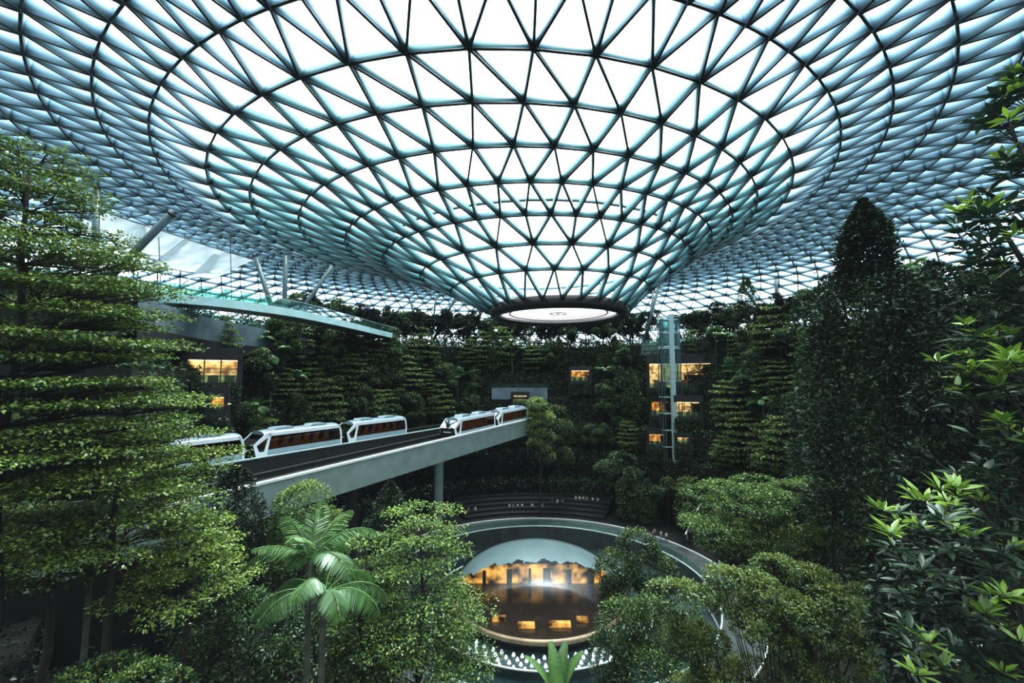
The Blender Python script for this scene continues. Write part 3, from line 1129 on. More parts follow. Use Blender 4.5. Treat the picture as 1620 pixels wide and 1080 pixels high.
# ------------------------------------------------------------------ plants
def leaf_arrays(P, A, Nn, L, W, tint, big=False):
    A = unit(A)
    S = unit(np.cross(A, Nn))
    Nn = unit(np.cross(S, A))
    L = np.asarray(L)[:, None] if np.ndim(L) else L
    W = np.asarray(W)[:, None] if np.ndim(W) else W
    n = len(P)
    v0 = P
    v1 = P + A * L * .42 + S * W * .5 + Nn * W * .14
    v2 = P + A * L - Nn * L * .10
    v3 = P + A * L * .42 - S * W * .5 + Nn * W * .14
    if not big:
        V = np.stack([v0, v1, v2, v3], 1).reshape(-1, 3)
        Fc = (np.array([0, 1, 2, 3])[None] + (np.arange(n) * 4)[:, None])
        return V, Fc, np.repeat(tint, 4)
    v1b = P + A * L * .72 + S * W * .36 + Nn * W * .06 - Nn * L * .04
    v3b = P + A * L * .72 - S * W * .36 + Nn * W * .06 - Nn * L * .04
    vm = P + A * L * .42
    vn = P + A * L * .72 - Nn * L * .05
    V = np.stack([v0, v1, v1b, v2, v3b, v3, vm, vn], 1).reshape(-1, 3)
    base = np.array([[0, 1, 6, 6], [6, 1, 2, 7], [7, 2, 3, 3], [0, 6, 5, 5], [6, 7, 4, 5], [7, 3, 4, 4]])
    base = np.array([[0, 1, 2, 6], [6, 2, 3, 7], [0, 6, 4, 5], [6, 7, 3, 4]])
    Fc = (base[None] + (np.arange(n) * 8)[:, None, None]).reshape(-1, 4)
    tt = np.repeat(tint[:, None], 8, 1)
    tt[:, 0] -= .08
    tt[:, 3] += .05
    return V, Fc, tt.ravel()


def sticks(P, Q, r0, r1):
    P = np.asarray(P, float)
    Q = np.asarray(Q, float)
    D = unit(Q - P)
    S = unit(np.cross(D, np.array([.13, .21, .97])))
    T = np.cross(D, S)
    r0 = np.broadcast_to(np.asarray(r0, float), (len(P),))[:, None]
    r1 = np.broadcast_to(np.asarray(r1, float), (len(P),))[:, None]
    V = np.stack([P + S * r0, P + T * r0, P - S * r0, P - T * r0, Q + S * r1, Q + T * r1, Q - S * r1, Q - T * r1], 1).reshape(-1, 3)
    f = np.array([[0, 1, 5, 4], [1, 2, 6, 5], [2, 3, 7, 6], [3, 0, 4, 7]])
    return V, (f[None] + (np.arange(len(P)) * 8)[:, None, None]).reshape(-1, 4)


def rand_up(n, spread):
    N_ = rng.normal(0, spread, (n, 3))
    N_[:, 2] += 1
    return unit(N_)


def tiered(z0, z1, R, tiers, n, size, env=None, flat=.10, bright=0.0, jit=.15):
    """flat storeys of leaves on whorled branches (local coordinates, trunk at the origin)"""
    env = env or (lambda f: min(1.0, .55 + 1.6 * f) * (1 - f) ** .55 * .92 + .12)
    P, A, Nn, T = [], [], [], []
    bp, bq, br = [], [], []
    rs = [max(.15, env((t + .2) / tiers)) for t in range(tiers)]
    tot = sum(r * r for r in rs)
    for t in range(tiers):
        f = (t + .2) / tiers
        z = z0 + (z1 - z0) * (t + rng.uniform(-.2, .2)) / max(tiers - 1, 1)
        r = R * rs[t] * rng.uniform(1 - jit, 1 + jit)
        nb = max(5, int(4 + r * 1.1))
        nl = int(n * rs[t] ** 2 / tot)
        cl = []
        a0 = rng.uniform(0, 2 * PI)
        for bidx in range(nb):
            a = a0 + 2 * PI * bidx / nb + rng.normal(0, .15)
            ln = r * rng.uniform(.72, 1.1)
            tilt = rng.uniform(-.04, .12)
            for s in ([.95, .72, .5] if r > 1.2 else [.9, .55]):
                for off in ((-.22, .22) if s > .6 else (0,)):
                    aa = a + off * rng.uniform(.5, 1.2)
                    c = np.array([math.cos(aa) * ln * s, math.sin(aa) * ln * s, z + ln * s * tilt + rng.normal(0, flat * .5)])
                    cl.append((c, s))
                    bp.append((math.cos(a) * ln * s * .4, math.sin(a) * ln * s * .4, z - .05 * r))
                    bq.append(c - np.array([0, 0, .05]))
                    br.append(.006 * r + .010)
            bp.append((0, 0, z - .12 * r))
            bq.append((math.cos(a) * ln * .5, math.sin(a) * ln * .5, z - .05 * r))
            br.append(.010 * r + .015)
        C = np.array([c for c, s in cl])
        Sx = np.array([s for c, s in cl])
        idx = rng.integers(0, len(C), nl)
        cr = (.20 * r + .18) * rng.uniform(.7, 1.2, nl)
        rho = np.sqrt(rng.uniform(0, 1, nl))
        ang = rng.uniform(0, 2 * PI, nl)
        off = np.stack([np.cos(ang) * rho * cr, np.sin(ang) * rho * cr, (1 - rho ** 2) * flat * 1.4 + rng.normal(0, flat * .45, nl)], 1)
        P.append(C[idx] + off)
        A.append(np.stack([np.cos(ang), np.sin(ang), rng.uniform(-.35, .35, nl)], 1) + rng.normal(0, .45, (nl, 3)))
        Nn.append(rand_up(nl, .42))
        T.append(.22 + .26 * rng.uniform(0, 1, nl) + .22 * rho * Sx[idx] + .16 * (off[:, 2] / flat) + .10 * f + .18 * (rng.uniform(0, 1, nl) > .9))  # sky light put into tint on upper leaves; paler young tips too
    P, A, Nn, T = map(np.concatenate, (P, A, Nn, T))
    n = len(P)
    sz = size * rng.uniform(.7, 1.25, n)
    V, Fc, tt = leaf_arrays(P, A, Nn, sz, sz * .55, np.clip(T + bright, 0, 1))
    return (V, Fc, tt), sticks(bp, bq, br, np.array(br) * .5)


def column(z0, z1, prof, n, size, droop=.3, bright=0.0, wid=.42, clump=60):
    """dense dark column; prof(f) gives the radius along its height"""
    cz = rng.uniform(0, 1, clump * 4)
    ca = rng.uniform(0, 2 * PI, clump * 4)
    idx = rng.integers(0, len(cz), n)
    f = np.clip(cz[idx] + rng.normal(0, .03, n), 0, 1)
    a = ca[idx] + rng.normal(0, .22, n)
    pr = np.array([prof(x) for x in np.linspace(0, 1, 64)])
    R = np.interp(f, np.linspace(0, 1, 64), pr)
    bump = np.interp((cz[idx] * 97.3) % 1, [0, 1], [.82, 1.12])
    rr = R * np.sqrt(rng.uniform(.25, 1, n)) * bump
    P = np.stack([np.cos(a) * rr, np.sin(a) * rr, z0 + (z1 - z0) * f], 1)
    A = np.stack([np.cos(a), np.sin(a), rng.normal(.15, droop, n)], 1) + rng.normal(0, .45, (n, 3))
    Nn = np.stack([np.cos(a) * .5, np.sin(a) * .5, np.full(n, .9)], 1) + rng.normal(0, .35, (n, 3))
    T = .18 + .3 * rng.uniform(0, 1, n) + .30 * (rr / np.maximum(R, .01) - .6) + .3 * (rng.uniform(0, 1, n) > .94)  # inner leaves darker: shade inside the crown put into the tint
    sz = size * rng.uniform(.7, 1.25, n)
    return leaf_arrays(P, A, Nn, sz, sz * wid, np.clip(T + bright, 0, 1))


def blobs(bl, n, size, bright=0.0, wid=.55, shell=.55, clumps=16):
    """bl: (x,y,z,rx,rz) ellipsoid masses of foliage, each with its own lumps"""
    vol = np.array([b_[3] ** 2 for b_ in bl])
    Ps, As, Ns, Ts = [], [], [], []
    for (x, y, z, rx, rz), v in zip(bl, vol / vol.sum()):
        m = int(n * v)
        cd = unit(rng.normal(0, 1, (clumps, 3)) + np.array([0, 0, .35]))
        cs = rng.uniform(.72, 1.02, clumps)
        idx = rng.integers(0, clumps, m)
        d = unit(cd[idx] + rng.normal(0, .30, (m, 3)))
        rad = (cs[idx] * rng.uniform(shell, 1, m) ** .5)[:, None]
        off = d * rad * np.array([rx, rx, rz])
        Ps.append(off + np.array([x, y, z]))
        As.append(d * .8 + rng.normal(0, .6, (m, 3)) + np.array([0, 0, -.1]))
        Ns.append(rand_up(m, .5) + d * .35)
        Ts.append(.22 + .28 * rng.uniform(0, 1, m) + .26 * d[:, 2] + .2 * (rad[:, 0] - .7) + .2 * (rng.uniform(0, 1, m) > .93))  # upper and outer leaves lighter, inner darker: sky light put into tint
    P, A, Nn, T = map(np.concatenate, (Ps, As, Ns, Ts))
    sz = size * rng.uniform(.7, 1.25, len(P))
    return leaf_arrays(P, A, Nn, sz, sz * wid, np.clip(T + bright, 0, 1))


def leaf_obj(arr, m, parent, name='foliage'):
    V, Fc, tt = arr
    return link(name, mesh_np(name, V, Fc, m, None, False, tt), parent)


def trunk(parent, h, r0, r1, m='bark', lean=(0, 0), wig=.15):
    pts, rad = [], []
    for k in range(9):
        f = k / 8
        pts.append((lean[0] * f + math.sin(k * 1.7) * wig * (0 if k == 0 else 1), lean[1] * f + math.cos(k * 2.1) * wig * (0 if k == 0 else 1), h * f - (.3 if k == 0 else 0)))
        rad.append(r0 + (r1 - r0) * f + (r0 * .4 if k == 0 else 0))
    return MB().tube(pts, rad, 10).build('trunk', M[m], parent, True)


def boughs(p0, qs, r0, r1, parent):
    """branches that fork from one crotch, one connected mesh"""
    p0 = Vector(p0)
    vs, fs = [p0], []
    for q in qs:
        q = Vector(q)
        d = (q - p0).normalized()
        sd = d.cross(Vector((.13, .21, .97))).normalized()
        td = d.cross(sd)
        o = len(vs)
        for f, r in ((.06, r0), (1, r1)):
            c = p0.lerp(q, f)
            vs += [c + sd * r, c + td * r, c - sd * r, c - td * r]
        for k in range(4):
            fs.append((0, o + (k + 1) % 4, o + k))
            fs.append((o + k, o + (k + 1) % 4, o + 4 + (k + 1) % 4, o + 4 + k))
    return MB().add(vs, fs).build('branches', M['bark'], parent)


def branches(arr, parent):
    V, Fc = arr
    o = link('branches', mesh_np('branches', V, Fc, M['bark']), parent)
    if len(V) > 800:
        o['kind'] = 'stuff'
    return o


def base_at(px_, Y, g=None):
    p = at(px_, 600, Y)
    return np.array([p[0], p[1], ground(p[0], p[1]) if g is None else g])


def zof(py, Y):
    return at(810, py, Y)[2]


def dpx(n, Y):
    return n / FPX * Y


def tiered_tree(label, px_, y_top, y_bot, w_px, Y, tiers, n, size, bright=0.0, leaf='leaf_tier', env=None, tr=(.30, .12), flat=.10, g=None):
    b0 = base_at(px_, Y, g)
    t = thing('tiered_tree', label, 'tree', b0, random.uniform(0, 6))
    z1, z0 = zof(y_top, Y) - b0[2], zof(y_bot, Y) - b0[2]
    fo, br = tiered(z0, z1, dpx(w_px / 2, Y), tiers, n, size, env, flat, bright)
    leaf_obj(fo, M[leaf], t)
    branches(br, t)
    trunk(t, z1 - .3, tr[0], tr[1] * .4)
    return t


def column_tree(label, px_, y_top, y_bot, Y, prof, n, size, bright=0.0, leaf='leaf_dark', wid=.42, clump=60):
    b0 = base_at(px_, Y)
    t = thing('columnar_tree', label, 'tree', b0, random.uniform(0, 6))
    z1, z0 = zof(y_top, Y) - b0[2], zof(y_bot, Y) - b0[2]
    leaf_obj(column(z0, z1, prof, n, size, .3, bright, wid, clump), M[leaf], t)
    trunk(t, z1 - .5, .25, .05)
    return t


def bush_tree(label, Y0, bl_px, n, size, bright=0.0, leaf='leaf_fine', wid=.55, name='spreading_tree', clumps=18, shell=.55):
    """bl_px: (px, py, radius px, height radius px, depth offset)"""
    mx = sum(b_[0] for b_ in bl_px) / len(bl_px)
    b0 = base_at(mx, Y0)
    t = thing(name, label, 'tree', b0)
    bl = []
    for px_, py_, rx, rz, dy in bl_px:
        p = at(px_, py_, Y0 + dy) - b0
        bl.append((p[0], p[1], p[2], dpx(rx, Y0), dpx(rz, Y0)))
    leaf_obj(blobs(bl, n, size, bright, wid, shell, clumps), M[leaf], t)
    zc = min(b_[2] for b_ in bl)
    boughs((0, 0, zc * .55), [b_[:3] for b_ in bl], .12 if len(bl) < 14 else .05, .03 if len(bl) < 14 else .015, t)
    trunk(t, zc * .6, .28, .14)
    return t


# palms ------------------------------------------------------------
def frond_mesh(name, L, droop, w, n=42, m='leaf_palm', hang=.35, bright=0.0, fold=.5):
    """feather frond along +x, curving down"""
    s = np.linspace(0, 1, n)
    ang = -droop * s ** 1.4
    dx = np.cos(ang) * L / n
    dz = np.sin(ang) * L / n
    X = np.concatenate([[0], np.cumsum(dx)[:-1]])
    Z = np.concatenate([[0], np.cumsum(dz)[:-1]])
    R = np.stack([X, np.zeros(n), Z], 1)
    Dv = unit(np.stack([np.cos(ang), np.zeros(n), np.sin(ang)], 1))
    up = np.stack([-np.sin(ang), np.zeros(n), np.cos(ang)], 1)
    Vs, Fs, Ts, off = [], [], [], 0
    ll = w * np.clip(np.sin(PI * (s * .86 + .10)) ** .55, .12, 1)
    sel = s > .08
    for sg in (-1, 1):
        A = Dv * .55 + np.array([0, sg, 0]) * .85 - up * hang + rng.normal(0, .05, (n, 3))
        Nn = up + np.array([0, -sg * fold, 0])
        tt = .35 + .3 * rng.uniform(0, 1, n) + .15 * s + bright
        V, Fc, t3 = leaf_arrays(R[sel], A[sel], Nn[sel], ll[sel], (np.full(n, L / n * 1.25))[sel], np.clip(tt[sel], 0, 1))
        Vs.append(V)
        Fs.append(Fc + off)
        Ts.append(t3)
        off += len(V)
    V, Fc = sticks(R[:-1], R[1:], np.linspace(.035, .008, n - 1) * L / 3, np.linspace(.035, .006, n - 1) * L / 3)
    Vs.append(V)
    Fs.append(Fc + off)
    Ts.append(np.full(len(V), .75))
    return mesh_np(name, np.concatenate(Vs), np.concatenate(Fs), M[m], None, False, np.concatenate(Ts))


def palm(label, base, h, fr, r=.16, name='feather_palm', m='palebark', lean=(0, 0), group=None):
    """fr: list of (azimuth deg, lift deg, mesh)"""
    t = thing(name, label, 'palm', base, 0, group)
    trunk(t, h, r, r * .8, m, lean, .02)
    for az, lift, me in fr:
        o = link('frond', me, t)
        o.location = (lean[0], lean[1], h)
        o.rotation_euler = (0, -math.radians(lift), math.radians(az))
    return t


FR_LONG = frond_mesh('frond', 3.3, 1.5, .85, 46)
FR_UP = frond_mesh('frond', 2.7, .9, .75, 40, bright=.08)
FR_DROOP = frond_mesh('frond', 3.0, 1.7, .8, 44, hang=.75)
FR_MID = frond_mesh('frond', 3.0, 1.4, .8, 22, hang=.5)
FAN = None


def fan_mesh():
    n = 18
    a = np.linspace(-1.9, 1.9, n)
    P = np.tile(np.array([[1.0, 0, 0.0]]), (n, 1))
    A = np.stack([np.cos(a), np.sin(a), np.full(n, -.12)], 1)
    Nn = np.tile(np.array([[0, 0, 1.0]]), (n, 1))
    V, Fc, t = leaf_arrays(P, A, Nn, np.full(n, 1.0), np.full(n, .24), .35 + .4 * rng.uniform(0, 1, n))
    V2, F2 = sticks([(0, 0, 0)], [(1.0, 0, 0)], .03, .02)
    return mesh_np('fan_leaf', np.concatenate([V, V2]), np.concatenate([Fc, F2 + len(V)]), M['leaf_palm'], None, False, np.concatenate([t, np.full(8, .5)]))


FAN = fan_mesh()

# ---- trees close to the viewpoint, on the train side
tiered_tree('tallest bright green tiered tree with flat leaf storeys, straight bare trunk beneath', 18, 258, 770, 490, 16, 15, 88000, .155, .03,
            env=lambda f: float(np.interp(f, [0, .55, .62, .74, .90, 1], [.80, .80, .74, .46, .36, .24])), tr=(.34, .14))
tiered_tree('lower bright tiered tree spreading in front of the train cars', 200, 610, 850, 300, 19, 7, 24000, .16, .06,
            env=lambda f: .62 + .38 * min(1, (1 - f) * 2.0) - .25 * f)
tiered_tree('small tiered tree with light leaf shelves under the dark viaduct', 318, 828, 930, 190, 21, 4, 11000, .15, .12,
            env=lambda f: .9 - .3 * f)
tiered_tree('shaded tiered tree low between the two bare trunks', 110, 800, 905, 250, 20, 4, 13000, .16, -.05, env=lambda f: .9 - .3 * f)
column_tree('dark conical tree with a rounded top covering the viaduct girder', 383, 738, 985, 30, lambda f: 2.1 * min(1, ((1 - f) * 3.2) ** .6) * (.85 + .15 * f), 15000, .24, .04)
bush_tree('pale rounded tree topping out against the concrete girder', 32, [(480, 800, 45, 38, 0), (455, 835, 40, 34, 0), (512, 840, 42, 38, 1), (484, 880, 60, 40, 0)], 16000, .19, -.02)
column_tree('small dark conical tree beneath the girder, before the concrete pier', 622, 764, 930, 34, lambda f: 1.9 * min(1, ((1 - f) * 2.6) ** .7), 9000, .25, .05)
tiered_tree('bright tiered tree beside the pool, its shelves overlapping the dome', 672, 815, 1075, 225, 27, 8, 26000, .18, -.04,
            env=lambda f: .70 + .3 * min(1, (1 - f) * 2.2) - .30 * f)
tiered_tree('shadowy tiered tree behind the drooping palm', 585, 862, 1085, 170, 25, 7, 15000, .17, -.06)
bush_tree('dark leafy tree with scattered lime tufts next to the palms', 23, [(350, 950, 45, 40, 0), (395, 985, 50, 50, 0), (340, 1030, 60, 50, 1), (300, 985, 40, 45, 1)], 11000, .15, -.10, 'leaf_tier')
bush_tree('dark leafy bush filling the ground around the two palm stems', 22.5, [(425, 1000, 55, 45, 0), (455, 1050, 60, 45, 0), (390, 1065, 60, 45, 0), (480, 1010, 45, 40, 1), (520, 1070, 50, 40, 1)], 14000, .16, -.14, 'leaf_tier')
bush_tree('low dark bush at the foot of the bare trunks', 17, [(150, 1085, 70, 26, 0), (215, 1080, 50, 22, 0), (270, 1090, 40, 30, 1)], 6000, .14, .0, 'leaf_tier')

p1 = at(492, 884, 20)
g1 = ground(p1[0], p1[1])
palm('tall feather palm with upright arching fronds in front of the pale rounded tree', (p1[0], p1[1], g1), p1[2] - g1,
     [(100, 82, FR_UP), (55, 62, FR_UP), (20, 52, FR_LONG), (150, 58, FR_UP), (185, 28, FR_LONG), (225, 45, FR_UP), (275, 60, FR_UP), (325, 35, FR_LONG), (80, 20, FR_LONG), (130, 10, FR_LONG), (350, 5, FR_LONG)], .15)
p1 = at(513, 940, 18)
g1 = ground(p1[0], p1[1])
palm('shorter feather palm with drooping fronds and thick green stem', (p1[0], p1[1], g1), p1[2] - g1,
     [(200, 30, FR_DROOP), (235, 38, FR_DROOP), (270, 62, FR_DROOP), (305, 42, FR_DROOP), (345, 30, FR_DROOP), (20, 25, FR_DROOP), (160, 30, FR_DROOP), (100, 40, FR_DROOP), (60, 30, FR_DROOP)], .15)
p1 = at(150, 822, 20.5)
g1 = ground(p1[0], p1[1])
palm('feather palm half hidden in the tiered trees, one pale frond arching out', (p1[0], p1[1], g1), p1[2] - g1,
     [(-25, 48, FR_LONG), (20, 35, FR_LONG), (-80, 5, FR_UP), (-130, 20, FR_LONG), (160, 30, FR_LONG), (75, 30, FR_LONG)], .14)

# ---- right-hand side
def prof_r1(f):
    w = 1.35 * min(1, ((1 - f) / .15) ** .75) if f > .76 else 1.35 + 1.9 * min(1, (.76 - f) / .10)
    return w


column_tree('tall dark glossy tree with a narrow tower top rising into the roof', 1386, 318, 830, 22, prof_r1, 42000, .25, .02, 'leaf_dark', .42, 130)
column_tree('dark dense tree filling the space behind the tower-topped tree', 1495, 420, 900, 24, lambda f: 2.9 * min(1, ((1 - f) * 5) ** .5), 22000, .26, -.02, 'leaf_dark', .42, 90)
column_tree('dark leafy tree beside the tower-topped tree, facing the fan palm', 1298, 590, 800, 30, lambda f: 2.2 * min(1, ((1 - f) * 4) ** .6), 12000, .24, .05, 'leaf_dark', .42, 60)
rb = random.Random(3)


def scatter(ells, n, r0, r1, flat):
    out = []
    tot = sum(e[2] * e[3] for e in ells)
    for ex, ey, ew, eh in ells:
        for _ in range(max(2, round(n * ew * eh / tot))):
            a, q = rb.uniform(0, 2 * PI), math.sqrt(rb.uniform(0, 1))
            r = rb.uniform(r0, r1)
            out.append((ex + ew * q * math.cos(a), ey + eh * q * math.sin(a), r, r * flat, (1 - q) * -1.6 + rb.uniform(-.9, .9)))
    return out


bush_tree('feathery light green tree in shelves above the brightest bush', 27,
          scatter([(1215, 795, 125, 35), (1320, 820, 60, 45), (1130, 840, 50, 25), (1220, 855, 120, 25)], 42, 24, 42, .36), 44000, .15, -.02, 'leaf_fine', .5, clumps=14)
bush_tree('brightest fine-leaved bushy tree beside the mirror dome', 22,
          scatter([(1130, 930, 80, 35), (1230, 935, 80, 40), (1310, 950, 60, 60), (1080, 990, 45, 40), (1180, 1000, 110, 45), (1290, 1030, 90, 50), (1130, 1065, 90, 25), (1200, 1090, 150, 30)], 64, 26, 44, .5),
          64000, .14, .08, 'leaf_fine', .55, clumps=14)
bush_tree('dark green tree between the ring walkway and the bright bush', 42, [(1010, 862, 36, 26, 0), (975, 900, 42, 30, 0), (1030, 905, 44, 34, 0), (990, 945, 50, 36, 0)], 17000, .22, .0, 'leaf_tier', .5)
bush_tree('middle green tree cutting off the edge of the mirror dome', 32, [(985, 985, 46, 34, 0), (1030, 985, 42, 40, 0), (960, 1040, 44, 40, 0), (1020, 1050, 60, 44, -1)], 18000, .18, -.02, 'leaf_tier', .5)


def broadleaf(label, base, clusters, L, W, Y, n_ros, seed):
    """rosettes of long glossy leaves on twigs; clusters (px, py, r, n rosettes, share of young ones, depth)"""
    r = np.random.default_rng(seed)
    t = thing('broadleaf_tree', label, 'tree', base)
    D = {0: [], 1: []}
    bp, bq = [], []
    for px_, py_, rad, nr, young, dY in clusters:
        for _ in range(nr):
            a = r.uniform(0, 2 * PI)
            q = math.sqrt(r.uniform(0, 1)) * rad
            c = at(px_ + math.cos(a) * q, py_ + math.sin(a) * q, Y + dY + r.normal(0, .5)) - np.array(base)
            bp.append(at(px_ + 30, py_ + rad * .8, Y + dY + .5) - np.array(base))
            bq.append(c)
            y = int(r.uniform() < young)
            k = r.integers(8, 13)
            th = r.uniform(0, 2 * PI) + np.arange(k) * 2.4
            el = r.uniform(-.15, .75, k) + (.25 if y else 0)
            A = np.stack([np.cos(th) * np.cos(el), np.sin(th) * np.cos(el), np.sin(el)], 1)
            Nn = unit(np.stack([-np.cos(th) * np.sin(el) * .8, -np.sin(th) * np.sin(el) * .8, np.full(k, 1.0)], 1) + r.normal(0, .25, (k, 3)))
            ln = L * r.uniform(.65, 1.15, k) * (.85 if y else 1)
            tint = (r.uniform(.72, 1.0, k) if y else r.uniform(.10, .55, k) + .12 * (r.uniform(0, 1, k) > .8))
            D[y].append((np.tile(c, (k, 1)) + A * .03, A, Nn, ln, ln * W, tint))
    for y, nm in ((0, 'foliage'), (1, 'young_leaves')):
        if D[y]:
            arr = [np.concatenate([d[i] for d in D[y]]) for i in range(6)]
            o = leaf_obj(leaf_arrays(*arr, True), M['leaf_big'], t, nm)
            if y:
                o['label'] = 'yellow-green young leaves'
    # boughs from the trunk to each cluster
    cs = [at(c[0] + 30, c[1] + c[2] * .8, Y + c[5] + .5) - np.array(base) for c in clusters]
    bo = [(0, 0, max(.5, c[2] - 2.5)) for c in cs]
    V1, F1 = sticks(np.array(bp), np.array(bq), .014, .007)
    V2, F2 = sticks(np.array(bo), np.array(cs), .07, .03)
    branches((np.concatenate([V1, V2]), np.concatenate([F1, F2 + len(V1)])), t)
    trunk(t, max(c[2] for c in cs), .22, .05)
    return t


bb = base_at(1720, 7.5)
broadleaf('glossy broad-leaved tree nearest the viewpoint, tips of yellow-green leaves', bb, [
    (1605, 150, 34, 9, .35, 0), (1580, 205, 26, 6, .1, 0), (1612, 260, 26, 8, .1, .2), (1600, 330, 45, 12, .05, 0), (1545, 320, 32, 7, .4, -.3), (1555, 375, 50, 12, .02, .2),
    (1590, 430, 45, 12, .03, 0), (1600, 500, 40, 11, .1, 0), (1555, 520, 34, 8, .3, -.2), (1500, 600, 40, 6, .75, -.3), (1560, 575, 50, 13, .15, 0), (1600, 580, 30, 8, .6, -.4),
    (1560, 650, 55, 14, .1, .2), (1610, 690, 35, 10, .35, -.2), (1590, 745, 45, 12, .05, .1),
    (1680, 120, 60, 12, .2, .2), (1700, 260, 70, 14, .05, .3), (1690, 400, 70, 14, .1, .2), (1700, 540, 70, 14, .1, .3), (1690, 670, 70, 14, .1, .3), (1770, 330, 70, 12, .1, .5), (1770, 600, 70, 12, .1, .5), (1740, 60, 60, 10, .2, .4)],
    .34, .30, 7.2, 10, 5)
bb = base_at(1690, 6.6)
broadleaf('glossy broad-leaved shrub low beside the bright bush, long pale leaf sprays', bb, [
    (1485, 800, 40, 9, .8, -.2), (1420, 830, 36, 7, .6, 0), (1540, 780, 50, 10, .2, .2), (1560, 850, 55, 13, .08, .3), (1480, 870, 50, 10, .1, .3), (1430, 900, 45, 8, .05, .5),
    (1510, 930, 60, 12, .03, .4), (1595, 900, 40, 9, .1, 0), (1590, 960, 40, 10, .75, -.4), (1600, 1030, 40, 9, .3, -.2), (1520, 1000, 60, 12, .02, .4), (1450, 980, 45, 8, .02, .6), (1475, 1055, 40, 7, .55, 0), (1550, 1065, 50, 10, .05, .2)],
    .30, .27, 6.6, 10, 6)
bush_tree('dark broad-leaved tree massed behind the glossy foreground leaves'.replace('foreground ', 'nearest '), 11.5,
          [(1560, 480, 70, 70, 1), (1610, 600, 60, 90, 0), (1530, 640, 80, 70, 1), (1600, 760, 70, 80, 0), (1500, 760, 80, 70, 1.5), (1550, 880, 90, 80, 0), (1450, 920, 70, 80, 1.5), (1600, 1000, 70, 90, 0), (1480, 1030, 90, 80, 1)],
          16000, .24, -.06, 'leaf_dark', .38)

bush_tree('slender bright tree that swallows the far end of the pale viaduct', 90, [(850, 641, 22, 15, -2.5), (846, 658, 18, 14, -2.5), (864, 664, 20, 15, -1), (850, 676, 19, 15, -2.5), (858, 692, 22, 16, -1), (849, 708, 18, 16, 0), (862, 720, 18, 16, 0)], 13000, .34, .28, 'leaf_bg', .5, clumps=10)
bush_tree('darker slender tree next to the viaduct end, amber window above it', 95, [(880, 655, 18, 16, 0), (888, 680, 22, 18, 0), (876, 705, 20, 18, 0), (893, 725, 20, 18, 1)], 7000, .34, .0, 'leaf_bg', .5, clumps=10)
bush_tree('low dark tree clump at the foot of the slopes beyond the seated audience', 92, [(985, 730, 26, 18, 0), (960, 745, 24, 18, 0), (1000, 755, 24, 18, 0)], 6000, .34, -.05, 'leaf_bg', .5, clumps=10)

# banana plant in front of the pool
p1 = at(882, 1085, 27)
g1 = ground(p1[0], p1[1])
t = thing('banana_plant', 'banana plant with tall torn leaves in front of the pool lights', 'plant', (p1[0], p1[1], g1))


def banana_leaf(L, W, droop):
    n = 26
    s = np.linspace(0, 1, n)
    ang = -droop * s ** 1.6
    X = np.concatenate([[0], np.cumsum(np.cos(ang))[:-1]]) * L / n
    Z = np.concatenate([[0], np.cumsum(np.sin(ang))[:-1]]) * L / n
    w = W * np.clip(np.sin(PI * np.clip(s * .9 + .06, 0, 1)) ** .6, .03, 1)
    V, Fc, T = [], [], []
    for i in range(n):
        up = (-math.sin(ang[i]), 0, math.cos(ang[i]))
        k = .25 + .05 * (i % 2)
        V += [(X[i], -w[i], Z[i] + k * w[i]), (X[i], 0, Z[i]), (X[i], w[i], Z[i] + k * w[i])]
        T += [.45 + .2 * (i % 2), .75, .5 + .15 * (i % 2)]
    for i in range(n - 1):
        for k in (0, 1):
            Fc.append((i * 3 + k, i * 3 + k + 1, i * 3 + k + 4, i * 3 + k + 3))
    return mesh_np('banana_leaf', np.array(V), np.array(Fc), M['leaf_palm'], None, False, np.array(T))


BL = banana_leaf(3.2, .42, .55)
hb = p1[2] - g1 - .9
for az, lift in ((250, 78), (110, 82), (20, 66), (300, 55), (170, 62), (60, 75)):
    o = link('banana_leaf', BL, t)
    o.location = (0, 0, hb)
    o.rotation_euler = (0, -math.radians(lift), math.radians(az))
trunk(t, hb + .1, .2, .13, 'palebark', (0, 0), .01)

# ---------------------------------------------------------------- planted terraces (far and side slopes)
PROTO = {}


